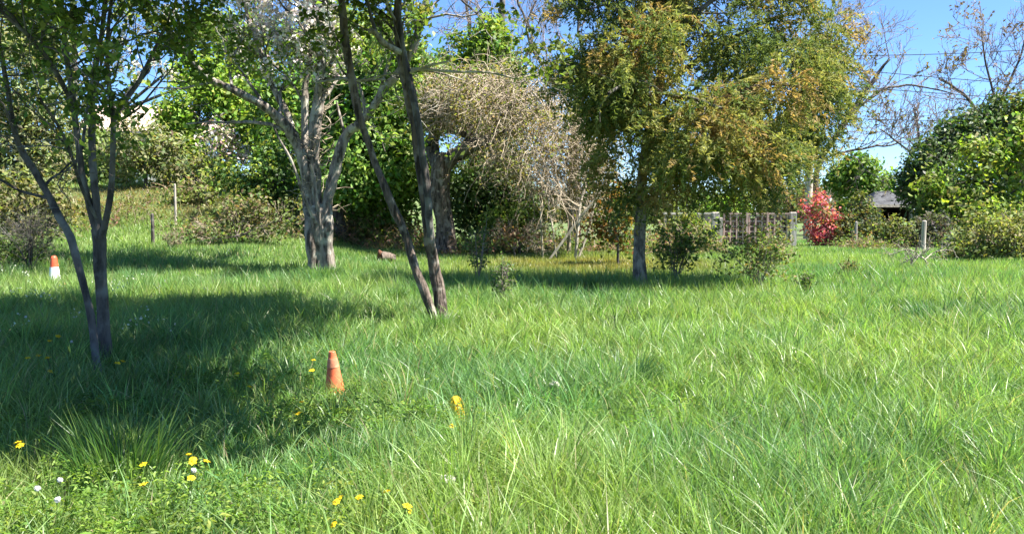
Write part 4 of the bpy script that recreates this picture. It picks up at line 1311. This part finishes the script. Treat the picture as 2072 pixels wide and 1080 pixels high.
def shed():
    d = 46.0
    k = d / F
    x0 = P(1770, 420, d)[0]; x1 = P(1848, 420, d)[0]
    zb = Gz(x0, d) - .1
    ze = P(1800, 414, d)[2]; zr = P(1800, 386, d)[2]
    root = thing('shed', 'low open fronted shed with dark roof half hidden behind the bushes', 'shed', ((x0 + x1) / 2, d, zb))
    a = Acc()
    box(a, x0, x1, d + 2.2, d + 2.3, zb, ze)
    box(a, x0, x0 + .1, d + .1, d + 2.19, zb, ze)
    box(a, x1 - .1, x1, d + .1, d + 2.19, zb, ze)
    a.build('wall', M_shedwood, root)
    # mono roof: hipped dark part on the left, shallow pale fascia in front
    xm = x0 + (x1 - x0) * .25
    V = [(x0 - .35, d - .35, ze), (x1 + .35, d - .35, ze), (x1 + .35, d + 2.6, ze), (x0 - .35, d + 2.6, ze), (x0 + .5, d + 1.1, zr), (x1 - .9, d + 1.1, zr),
         (x0 - .35, d - .35, ze - .03), (x1 + .35, d - .35, ze - .03), (x1 + .35, d + 2.6, ze - .03), (x0 - .35, d + 2.6, ze - .03)]
    a = Acc()
    a.add(V, [np.array([[0, 1, 5, 4], [2, 3, 4, 5], [0, 6, 7, 1], [1, 7, 8, 2], [2, 8, 9, 3], [3, 9, 6, 0], [6, 9, 8, 7]]), np.array([[1, 2, 5], [3, 0, 4]])])
    a.build('roof', M_slate, root)
    a = Acc(); box(a, x0 - .3, x1 + .3, d - .40, d - .353, ze - .14, ze - .005); a.build('fascia_board', M_coping, root)
    for xx in (x0 + .18, x1 - .2):
        a = Acc(); box(a, xx - .07, xx + .07, d - .24, d - .1, zb, ze - .035); a.build('post', M_postpale, root)


shed()


def house():
    d = 58.0
    x0 = P(165, 260, d)[0]; x1 = P(345, 260, d)[0]
    zb = Gz((x0 + x1) / 2, d) - .2
    ze = P(200, 262, d)[2]; zr = P(200, 205, d)[2]
    root = thing('house', 'house with a pale pink tiled roof glimpsed through the young tree', 'house', ((x0 + x1) / 2, d, zb))
    a = Acc()
    box(a, x0, x1, d, d + 6, zb, ze)
    a.build('wall', M_coping, root)
    # gable end raised towards the right
    ym = d + 3
    V = [(x0 - .4, d - .5, ze - .15), (x1 + .4, d - .5, ze - .15), (x1 + .4, ym, zr), (x0 - .4, ym, zr), (x1 + .4, d + 6.5, ze - .15), (x0 - .4, d + 6.5, ze - .15)]
    V = V + [(x, y, z - .14) for x, y, z in V]
    a = Acc()
    a.add(V, np.array([[0, 1, 2, 3], [3, 2, 4, 5], [6, 9, 8, 7], [9, 11, 10, 8], [0, 6, 7, 1], [4, 10, 11, 5], [0, 3, 9, 6], [3, 5, 11, 9], [1, 7, 8, 2], [2, 8, 10, 4]]))
    rf = a.build('roof', M_tile, root)
    # courses of barrel tiles on the near slope
    a = Acc()
    n = 26
    p = []
    for i in range(n):
        x = x0 - .3 + (x1 - x0 + .6) * i / (n - 1)
        p.append([(x, d - .52, ze - .13), (x, (d + ym) / 2 - .26, (ze - .15 + zr) / 2 + .02), (x, ym, zr + .03)])
    V, q = tubes(np.array(p), np.full((n, 3), .09), 6)
    a.add(V, q)
    a.build('tile_row', M_tile, root)['kind'] = 'stuff'
    for fx in (.25, .7):
        xx = x0 + (x1 - x0) * fx
        a = Acc(); box(a, xx - .6, xx + .6, d - .04, d - .004, ze - 2.2, ze - .9); a.build('window', M_slate, root)


house()


def utility_pole():
    d = 44.0
    b = base_at(1632, d)
    top = P(1645, 70, d)
    root = thing('utility_pole', 'weathered wooden utility pole half hidden by the feathery tree', 'utility pole', b)
    a = Acc()
    p, r = resample([b, (b + top) / 2, top], [.21, .19, .15], .8)
    V, q = tubes(p[None], r[None], 10)
    a.add(V, q)
    a.build('pole', M_postpale, root, smooth=True)
    a = Acc()
    box(a, top[0] - .06, top[0] + .06, d - .9, d + .9, top[2] - .45, top[2] - .33)
    a.build('crossarm', M_postgrey, root)
    for k in (-.75, .75):
        a = Acc()
        lathe(a, [(.03, 0), (.06, .04), (.04, .08), (.06, .12), (.03, .16)], 8, (top[0], d + k, top[2] - .33))
        a.build('insulator', M_conewhite, root)
    # wires
    def wire(label, y0, y1, dd, sag):
        s = P(1640, y0, d + dd)
        e = P(2300, y1, d + dd + 1)
        t = np.linspace(0, 1, 24)[:, None]
        p = s * (1 - t) + e * t
        p[:, 2] -= sag * 4 * (t * (1 - t))[:, 0]
        V, q = tubes(p[None], np.full((1, 24), .019), 5)
        o = mesh_obj('overhead_wire', V, [q], M_cable, smooth=True, origin=s)
        tag(o, label, 'wire', 'overhead wires')
    wire('topmost overhead wire crossing the blue sky', 112, 82, -.75, .25)
    wire('second overhead wire from the top, sloping down to the right', 133, 185, .75, .1)
    wire('third overhead wire from the top, just above the bare tree limbs', 168, 212, 0, .1)
    wire('lowest overhead wire, level with the top of the evergreens', 238, 240, .3, .15)


utility_pole()


# ------------------------------------------------------------------ things in the meadow
def on_ground(px, py, hide=0.0):
    """ground point seen at photo pixel px, py"""
    d = 10.0
    for _ in range(40):
        z = Gz(P(px, py, d)[0], d) + hide
        y = -(py - CY) / F
        sl = (-math.sin(TILT) + y * math.cos(TILT)) / (math.cos(TILT) + y * math.sin(TILT))
        d = d * .5 + .5 * (z - 1.6) / sl
    p = P(px, py, d)
    return np.array((p[0], d, Gz(p[0], d)))


def cones():
    # near cone: top at (673,709)
    b = on_ground(680, 822)
    d = b[1]
    T = rot('y', -.05) @ rot('x', .04)
    H = P(673, 709, d)[2] - b[2]
    root = thing('traffic_cone', 'faded orange traffic cone tilted in the grass near the shade', 'traffic cone', b)
    def ring(z0, z1, r0, r1):
        a = Acc()
        lathe(a, [(r0 - .006, z0), (r0, z0), (r1, z1), (r1 - .008, z1)], 40, b, T)
        return a
    R0, R1 = .098, .026
    rad = lambda z: R0 + (R1 - R0) * (z - .03) / (H - .03)
    zb = .03
    ring(zb, H * .928, rad(zb), rad(H * .928)).build('body', M_orange, root)
    ring(H * .72, H * .88, rad(H * .72) + .003, rad(H * .88) + .003).build('band', M_band, root)
    a = Acc()
    lathe(a, [(rad(H * .93), H * .93 + .001), (R1 + .001, H - .006), (R1 - .004, H), (R1 - .010, H - .002), (.004, H - .03)], 40, b, T)
    a.build('tip', M_orange, root)
    a = Acc()
    lathe(a, [(.19, 0), (.19, .022), (.175, .03), (R0, .031)], 4, b, T @ rot('z', .6))
    a.build('base', M_black, root)
    # far cone: top (111,517) white down to 560
    b = on_ground(111, 577)
    d = b[1]
    H = P(111, 517, d)[2] - b[2]
    root = thing('traffic_cone', 'red traffic cone with a white lower sleeve at the far left', 'traffic cone', b)
    zs = P(111, 540, d)[2] - b[2]
    R0, R1 = .125, .055
    rad = lambda z: R0 + (R1 - R0) * z / H
    a = Acc(); lathe(a, [(rad(zs), zs), (rad(H * .93), H * .93), (R1 * .75, H * .985), (.004, H)], 40, b); a.build('body', M_conered, root)
    a = Acc(); lathe(a, [(rad(.04) + .004, .04), (rad(zs) + .004, zs - .001), (rad(zs) - .004, zs - .001)], 40, b); a.build('white_band', M_conewhite, root)
    a = Acc(); lathe(a, [(.24, 0), (.24, .03), (.22, .039), (.12, .0395)], 4, b, rot('z', .4)); a.build('base', M_conered, root)


cones()


def big_flower():
    g = np.random.default_rng(84)
    b = on_ground(922, 872)
    d = b[1]
    H = P(922, 803, d)[2] - b[2]
    root = thing('yellow_flower', 'big golden yellow flower with long hanging petals alone in the front grass', 'flower', b)
    a = Acc()
    p, r = resample([b, b + np.array([.01, .01, H * .5]), b + np.array([0, 0, H])], [.005, .004, .004], .03)
    V, q = tubes(p[None], r[None], 5)
    a.add(V, q, (.10, .17, .04))
    a.build('stem', M_leaf, root)
    n = 46
    an = g.random(n) * 2 * np.pi
    L = H * (.45 + .3 * g.random(n))
    top = b + np.array([0, 0, H])
    ts = np.linspace(0, 1, 5)
    rows = []
    for t in ts:
        rad = .012 + (.034 + .03 * g.random(n)) * np.sin(min(1, t * 1.15) * np.pi / 2)
        c = top + np.stack([rad * np.cos(an), rad * np.sin(an), .012 - L * t ** 1.3], -1)
        tn = np.stack([-np.sin(an), np.cos(an), 0 * an], -1)
        hw = .009 * (0.35 + 1.3 * t * (1.25 - t))
        rows += [c - tn * hw, c + tn * hw]
    V = np.stack(rows, 1)
    off = (np.arange(n) * 10)[:, None]
    F = np.concatenate([off + np.array([[2 * k, 2 * k + 1, 2 * k + 3, 2 * k + 2]]) for k in range(4)])
    col = np.repeat(mixcol(n, [(.72, .42, .015), (.78, .50, .02), (.70, .55, .05)], None, g, .06), 10, 0)
    Acc().add(V.reshape(-1, 3), F, col).build('petals', M_petal, root)


big_flower()


def rock(name, label, px, py, w, h, seed, mat, hide=.1, sq=.7, lift=0):
    g = np.random.default_rng(seed)
    b = on_ground(px, py, hide)
    th = np.linspace(0, np.pi, 9)[:, None]; ph = np.linspace(0, 2 * np.pi, 14, endpoint=False)[None]
    u = np.stack([np.sin(th) * np.cos(ph), np.sin(th) * np.sin(ph), np.cos(th) + 0 * ph], -1)
    rr = 1 + .5 * (noise3(u * 1.6 + seed) - .5) + .2 * (noise3(u * 4 + seed) - .5)
    V = u * rr[..., None] * np.array([w / 2, w / 2 * sq, h / 2]) + np.array([b[0], b[1], b[2] + hide + lift])
    idx = np.arange(9 * 14).reshape(9, 14)
    A, B = idx[:-1], idx[1:]
    q = np.stack([A, B, np.roll(B, -1, 1), np.roll(A, -1, 1)], -1).reshape(-1, 4)
    o = mesh_obj(name, V.reshape(-1, 3), [q], mat, smooth=True, origin=b)
    return tag(o, label, 'stone')


rock('stone', 'pale flat stone lying in the front grass below the big golden flower', 908, 972, .10, .06, 81, M_stone, .20)
rock('stone', 'greyish stone showing in the grass right of the big golden flower', 1122, 778, .09, .06, 82, M_stone, .20)


def log():
    b = on_ground(776, 532)
    d = b[1]
    root = thing('log', 'short weathered log with a dark red cut end lying in the grass', 'log', b)
    z = P(776, 519, d)[2]
    c0 = np.array([P(764, 0, d)[0], d - .1, z]); c1 = np.array([P(790, 0, d)[0], d + .2, z - .06])
    p, r = resample([c0, (c0 + c1) / 2 + np.array([0, 0, .02]), c1], [.13, .135, .10], .06)
    V, q = tubes(p[None], r[None], 12, .15)
    Acc().add(V, q).build('log_body', M_barkbrown, root, True)
    for c, rr, s, nm in ((c0, .13, -1, M_logend), (c1, .10, 1, M_logend)):
        an = np.arange(12) * 2 * np.pi / 12
        ax = nrm(c1 - c0)
        u = nrm(np.cross(ax, [0, 0, 1.0])); v = np.cross(ax, u)
        V = np.vstack([c + ax * s * .015, c + ax * s * .004 + (u * np.cos(an)[:, None] + v * np.sin(an)[:, None]) * rr])
        tri = np.stack([np.zeros(12, int), 1 + np.arange(12), 1 + (np.arange(12) + 1) % 12], -1)
        Acc().add(V, tri).build('cut_end', nm, root)
    # snapped stub standing on the dark end
    p, r = resample([c0 + [.03, 0, .06], c0 + [.0, 0, .13], c0 + [-.02, .02, .17]], [.075, .065, .04], .04)
    V, q = tubes(p[None], r[None], 7, .2)
    Acc().add(V, q).build('stub', M_logend, root, True)
    bd = P(790, 519, d)
    p, r = resample([c1 + [-.1, 0, 0], c1 + [0, -.1, -.1], [c1[0] + .04, d - .1, Gz(c1[0], d)]], [.03, .028, .02], .05)
    V, q = tubes(p[None], r[None], 6, .2)
    Acc().add(V, q).build('branch_stub', M_barkdark, root, True)


log()


def dead_branches():
    d = 20.5
    g = np.random.default_rng(83)
    b = base_at(1850, d, 0)
    root = thing('dead_branch', 'tangle of bleached dead branches lying in front of the pale post', 'branch')if False else thing('dead_branch', 'tangle of bleached dead branches lying in front of the pale post', 'branch', b)
    S = []
    for s in ([(1842, 545, 3), (1846, 525, 3.4), (1858, 518, 3.6), (1872, 524, 3.2), (1878, 545, 3), (1880, 565, 2.6)],
              [(1856, 520, 2.6, .2), (1835, 530, 2.4, .3), (1815, 540, 2, .3)],
              [(1862, 520, 2.2, .2), (1840, 508, 2, .4), (1815, 512, 1.6, .5), (1795, 520, 1.2, .6)],
              [(1870, 524, 2.2, .1), (1890, 512, 2, .3), (1915, 508, 1.4, .4)],
              [(1830, 548, 2, -.2), (1850, 530, 2.2, -.2), (1862, 512, 1.6, -.1), (1880, 500, 1.2, 0)]):
        S.append(stem_part('limb', [(q[0], q[1], q[2] * .5, *q[3:]) for q in s], d, M_twigpale, root, 6, .2, step=.06, wob=.06))
    lv = grow(S, [dict(k=8, t0=.1, t1=1, ang=50, length=.4, up=.15, rfac=.4, rmin=.009), dict(k=3, t0=.2, t1=1, ang=45, length=.25, up=.1, rfac=.6, rmin=.007, npts=4)], g)
    a = Acc()
    for (pp, rr) in lv:
        V, q = tubes(pp, rr, 3); a.add(V, q)
    a.build('twigs', M_barkgrey, root)


dead_branches()


def sticks():
    d = 25.5
    data = [('long pale stick leaning right across two upright sticks in the thicket', [(1134, 495, 2.6), (1170, 445, 2.8), (1208, 400, 2.6), (1232, 365, 2, .2)]),
            ('upright pale stick nearest the leaning one in the thicket', [(1166, 500, 3.4, .2), (1169, 460, 3.2, .2), (1173, 420, 3, .3), (1182, 380, 2.4, .4)]),
            ('pale stick tilted right at the edge of the thicket', [(1180, 495, 2.8, .1), (1192, 460, 2.8, .2), (1202, 415, 2.6, .3), (1210, 370, 2, .5)]),
            ('thin grey stick at the left of the thicket', [(1120, 480, 1.8, .5), (1116, 450, 1.8, .5), (1110, 410, 1.6, .6), (1112, 370, 1.2, .8)]),
            ('thin pale stick leaning between the brambles and the thicket', [(1097, 490, 2, .3), (1096, 450, 2, .3), (1094, 420, 1.6, .4)])]
    for i, (lab, s) in enumerate(data):
        p, r = skel(s, d, .1, .015)
        dz = p[0, 2] - (Gz(p[0, 0], p[0, 1]) - .05)
        ext = np.array([p[0] + (p[0] - p[1]) / max(1e-6, abs(p[0] - p[1])[2]) * max(dz, 0)])
        p = np.vstack([ext, p]); r = np.r_[r[0], r]
        V, q = tubes(p[None], r[None], 7, .12, seed=i)
        o = mesh_obj('stick', V, [q], M_twigpale, smooth=True, origin=p[0])
        tag(o, lab, 'stick', 'pale sticks propped in the thicket')


sticks()


# ---- saplings and tall weeds standing in the grass
def sapling(name, label, px, ytop, d, wpx, cols, seed, leaf=.05, nst=5, stemmat=None, dens=1.0, cat='shrub', twg=3):
    g = np.random.default_rng(seed)
    b = base_at(px, d, 0)
    H = P(px, ytop, d)[2] - b[2]
    wd = wpx * d / F
    root = thing(name, label, cat, b)
    st = []
    for i in range(nst):
        a0 = g.random() * 6.28
        e = np.array([math.cos(a0) * wd * .45 * g.random(), math.sin(a0) * wd * .3 * g.random(), H * (.7 + .3 * g.random())])
        st.append(resample([b + g.normal(size=3) * [.03, .03, 0], b + e * [.35, .35, .5] + g.normal(size=3) * .02, b + e], [.012, .009, .005], .1))
    P0 = np.array([flat(p, r, 8)[0] for p, r in st]); R0 = np.array([flat(p, r, 8)[1] for p, r in st])
    lv = spawn(P0, R0, 7, .2, 1, 50, wd * .36, up=.1, rfac=.6, rmin=.004, npts=5, g=g)
    l2 = spawn(lv[0], lv[1], twg, .2, 1, 45, wd * .2, up=.05, rfac=.6, rmin=.003, npts=4, g=g)
    a = Acc()
    for pp, rr, sd in ((P0, R0, 5), (*lv, 4), (*l2, 3)):
        V, q = tubes(pp, rr, sd); a.add(V, q)
    a.build('stems', stemmat or M_twigdark, root)
    pts = np.concatenate([on_paths(l2[0], max(1, int(3 * dens)), .1, 1.05, g, leaf * .5), on_paths(lv[0], max(1, int(3 * dens)), .2, 1.05, g, leaf * .5)])
    V, q, C = leaf_quads(pts, leaf, mixcol(len(pts), cols, None, g, .2), g=g, nrand=.8)
    Acc().add(V, q, C).build('foliage', M_leaf, root)


sapling('sapling', 'wispy blue green sapling just right of the forked tree', 968, 452, 17.5, 80, [(.11, .17, .05), (.15, .2, .06), (.08, .13, .045)], 91, .07)
sapling('sapling', 'lacy grey green sapling in front of the yellowed grass', 1018, 520, 13.5, 80, [(.11, .17, .065), (.14, .2, .07), (.08, .14, .05)], 92, .05)
sapling('shrub', 'leafy upright shrub right of the feathery tree trunk', 1365, 462, 17.2, 150, [(.11, .175, .045), (.15, .21, .055), (.2, .23, .06)], 93, .085, 8, None, 2)
sapling('shrub', 'leafy shrub with brown dead stems below the trellis', 1535, 474, 16.2, 180, [(.12, .19, .05), (.16, .22, .06), (.24, .2, .08)], 94, .085, 9, M_twig, 1.8)
sapling('weed', 'small dark leafy weed right of the brown stemmed shrub', 1640, 560, 15.0, 70, [(.10, .17, .05), (.14, .21, .05)], 95, .06, 4)
sapling('weed', 'brown stalked weed half way between the shrub and the dead branches', 1720, 545, 19.0, 70, [(.1, .13, .035), (.17, .14, .06)], 96, .07, 5, M_twig)
sapling('shrub', 'small bush of bare grey twigs at the foot of the left bank', 345, 470, 24.3, 60, [(.1, .11, .05), (.12, .1, .06)], 97, .08, 6, M_twig, .5)
sapling('brush', 'grey brushwood of dead branches at the left edge behind the cone', 60, 440, 19.8, 190, [(.09, .1, .055), (.12, .12, .07)], 98, .07, 12, M_barkdark, .4, 'brushwood', 5)


# ---- coarse grass tufts
def tuft(label, px, py, h, spread, n, seed, cols, w=.008, hide=.0):
    g = np.random.default_rng(seed)
    b = on_ground(px, py, hide)
    an = g.random(n) * 2 * np.pi
    rr = spread * .28 * np.sqrt(g.random(n))
    x = b[0] + rr * np.cos(an); y = b[1] + rr * np.sin(an) * .8
    hh = h * (.55 + .5 * g.random(n))
    V, fs, C = blades(x, y, hh, w * (.6 + .7 * g.random(n)), mixcol(n, cols, None, g, .16), 3, g, lean=.75, lean_dir=an + g.normal(size=n) * .35, zoff=-.01)
    o = Acc().add(V, fs, C).build('grass_tuft', M_grass, origin=b)
    tag(o, label, 'grass tuft', 'coarse grass tufts in the meadow')


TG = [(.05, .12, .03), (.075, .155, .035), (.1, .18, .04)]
TB = [(.05, .125, .05), (.07, .155, .06), (.1, .19, .07)]
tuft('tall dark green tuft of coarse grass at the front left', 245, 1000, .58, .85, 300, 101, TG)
tuft('wide blue green grass tuft in the open meadow right of centre', 1265, 800, .44, .95, 420, 102, TB)
tuft('grass tuft in the front meadow at the right, brightest of its kind', 1690, 830, .42, .9, 380, 103, [(.09, .17, .035), (.12, .21, .04)])
tuft('blue green grass tuft far right below the sprawling shrub', 1900, 660, .46, 1.3, 380, 104, TB, .011)
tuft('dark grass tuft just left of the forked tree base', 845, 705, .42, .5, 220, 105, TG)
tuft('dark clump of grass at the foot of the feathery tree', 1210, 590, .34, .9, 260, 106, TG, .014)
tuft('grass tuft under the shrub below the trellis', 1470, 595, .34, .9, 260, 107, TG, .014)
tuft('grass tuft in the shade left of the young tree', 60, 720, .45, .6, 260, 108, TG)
tuft('long grass tuft growing round the foot of the old fruit tree', 650, 566, .42, 1.6, 320, 110, [(.11, .22, .07), (.16, .27, .08)], .016)
tuft('long grass tuft growing round the base of the forked tree', 890, 672, .36, 1.0, 260, 113, [(.10, .21, .06), (.15, .26, .07)], .010)
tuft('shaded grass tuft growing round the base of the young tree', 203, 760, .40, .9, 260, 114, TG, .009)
tuft('grass tuft in front of the near orange cone', 690, 836, .26, .5, 130, 115, [(.11, .22, .07), (.16, .27, .08)], .008)
tuft('dark upright grass clump in the sun behind the long shadow', 800, 620, .4, .5, 200, 109, TG, .01)


# ---- flowers
def flower_proto(kind):
    """meshes shared by every flower of a kind: stem and bloom, origin at the ground"""
    g = np.random.default_rng(111)
    a = Acc()
    H = .30
    p, r = resample([(0, 0, 0), (.01, .005, H * .5), (.0, .0, H)], [.0025, .002, .002], .05)
    V, q = tubes(p[None], r[None], 4)
    a.add(V, q, (.08, .14, .03))
    so = a.build('stem', M_leaf)
    a = Acc()
    if kind == 'yellow':
        an = np.arange(6) * 2 * np.pi / 6
        pts = np.stack([.012 * np.cos(an), .012 * np.sin(an), np.full(6, H + .008)], -1)
        ax = np.stack([np.cos(an), np.sin(an), .9 + 0 * an], -1)
        V, q, C = leaf_quads(pts, .021, np.tile(np.array([[.80, .58, .02]]), (6, 1)), nb=np.array([0, 0, 1.0]), nrand=.2, aspect=.95, g=g, axis=ax)
        a.add(V, q, C)
        lathe_c = Acc(); lathe(lathe_c, [(.001, H), (.007, H + .002), (.007, H + .01), (.002, H + .014)], 6)
        a.add(np.concatenate(lathe_c.V[:1]), np.concatenate(lathe_c.F[4][:1]), (.7, .45, .02))
    else:
        u = nrm(g.normal(size=(70, 3)))
        V, q, C = leaf_quads(u * .010 * (.7 + .6 * g.random((70, 1))) + np.array([0, 0, H + .01]), .013, np.full((70, 3), .74), nb=u, nrand=.2, aspect=.6, g=g)
        a.add(V, q, C)
    bo = a.build('bloom', M_petal)
    ms, mb = so.data, bo.data
    bpy.data.objects.remove(so); bpy.data.objects.remove(bo)
    return ms, mb


def flowers():
    g = np.random.default_rng(112)
    ym, wm = flower_proto('yellow'), flower_proto('white')
    Y = [('yellow flowers in the front cluster', 1.0, [(752, 988, 'yellow flower highest but one in the front cluster left of the pale stone'), (748, 995, 'yellow flower at the left of the tight front group'), (757, 1018, 'lowest yellow flower of the front cluster, on its own stem'),
            (785, 1003, 'yellow flower second from the right in the front cluster'), (808, 996, 'yellow flower at the right end of the front cluster'), (708, 976, 'yellow flower standing apart at the left of the front cluster'), (760, 982, 'topmost yellow flower of the tight front group')]),
         ('yellow flowers at the edge of the shade', 1.0, [(323, 922, 'single yellow flower right of the tall dark tuft at the edge of the shade'), (384, 916, 'yellow flower second from the top in the column right of the tall tuft'), (380, 925, 'yellow flower in the middle of the column right of the tall tuft'),
            (374, 934, 'yellow flower low in the column right of the tall tuft'), (328, 976, 'yellow flower lowest beside the tall dark tuft'), (388, 906, 'topmost yellow flower of the column right of the tall tuft'), (377, 942, 'bottom yellow flower of the column right of the tall tuft')]),
         ('yellow flowers under the young tree', 1.2, [(105, 688, 'large yellow flower in the shade left of the young tree trunks'), (78, 722, 'yellow flower in the shaded trio at the left, its right member'), (62, 737, 'lowest yellow flower of the shaded trio at the left'), (114, 724, 'yellow flower alone between the shaded trio and the trunks'),
            (208, 726, 'yellow flower touching the base of the young tree, the left of two'), (217, 730, 'yellow flower touching the base of the young tree, the right of two'), (96, 664, 'yellow flower farthest back in the shade left of the trunks'), (52, 722, 'yellow flower of the shaded trio nearest the left edge')]),
         ('yellow flowers near the orange cone', 1.1, [(632, 814, 'upper yellow flower of the pair below left of the orange cone'), (643, 828, 'lower yellow flower of the pair below left of the orange cone'), (488, 757, 'yellow flower deep in the shade left of the orange cone'), (630, 728, 'yellow flower just left of the orange cone tip, the higher one'),
            (650, 742, 'yellow flower almost touching the orange cone on its left side'), (490, 785, 'yellow flower lower in the shade left of the orange cone')]),
         ('yellow flowers at the left edge', 1.1, [(68, 884, 'upper orange yellow flower in the shaded weeds at the left edge'), (58, 896, 'lower orange yellow flower in the shaded weeds at the left edge')])]
    def put(meshes, px, py, name, lab, grp, cat, s):
        b = on_ground(px, py, .30 * s)
        root = thing(name, lab, cat, b, grp)
        root.rotation_euler = (g.normal() * .3, g.normal() * .3, g.random() * 6.28)
        root.scale = (s, s, s)
        for nm, m in zip(('stem', 'bloom'), meshes):
            o = bpy.data.objects.new(nm, m)
            link(o, root)
    for grp, s, pts in Y:
        for px, py, lab in pts:
            put(ym, px, py, 'yellow_flower', lab, grp, 'flower', s * (.95 + .15 * g.random()))
    # yellow flower beside the marker
    put(ym, 908, 838, 'yellow_flower', 'pale yellow flower touching the left side of the big golden flower', None, 'flower', 1.05)
    for px, py, lab in ((114, 985, 'white seed head highest of the pair beside the tall tuft'), (140, 974, 'white seed head nearest the tall tuft at the front left'), (95, 1022, 'white seed head lowest at the front left'),
                        (386, 948, 'white seed head below the yellow flowers at the edge of the shade'), (328, 1046, 'white seed head at the bottom in the front weeds'), (125, 692, 'white seed head in the shade left of the young tree')):
        put(wm, px, py, 'seed_head', lab, 'white seed heads in the grass', 'seed head', 1.0)


flowers()

for o in list(bpy.data.objects):
    if '_o' in o:
        del o['_o']
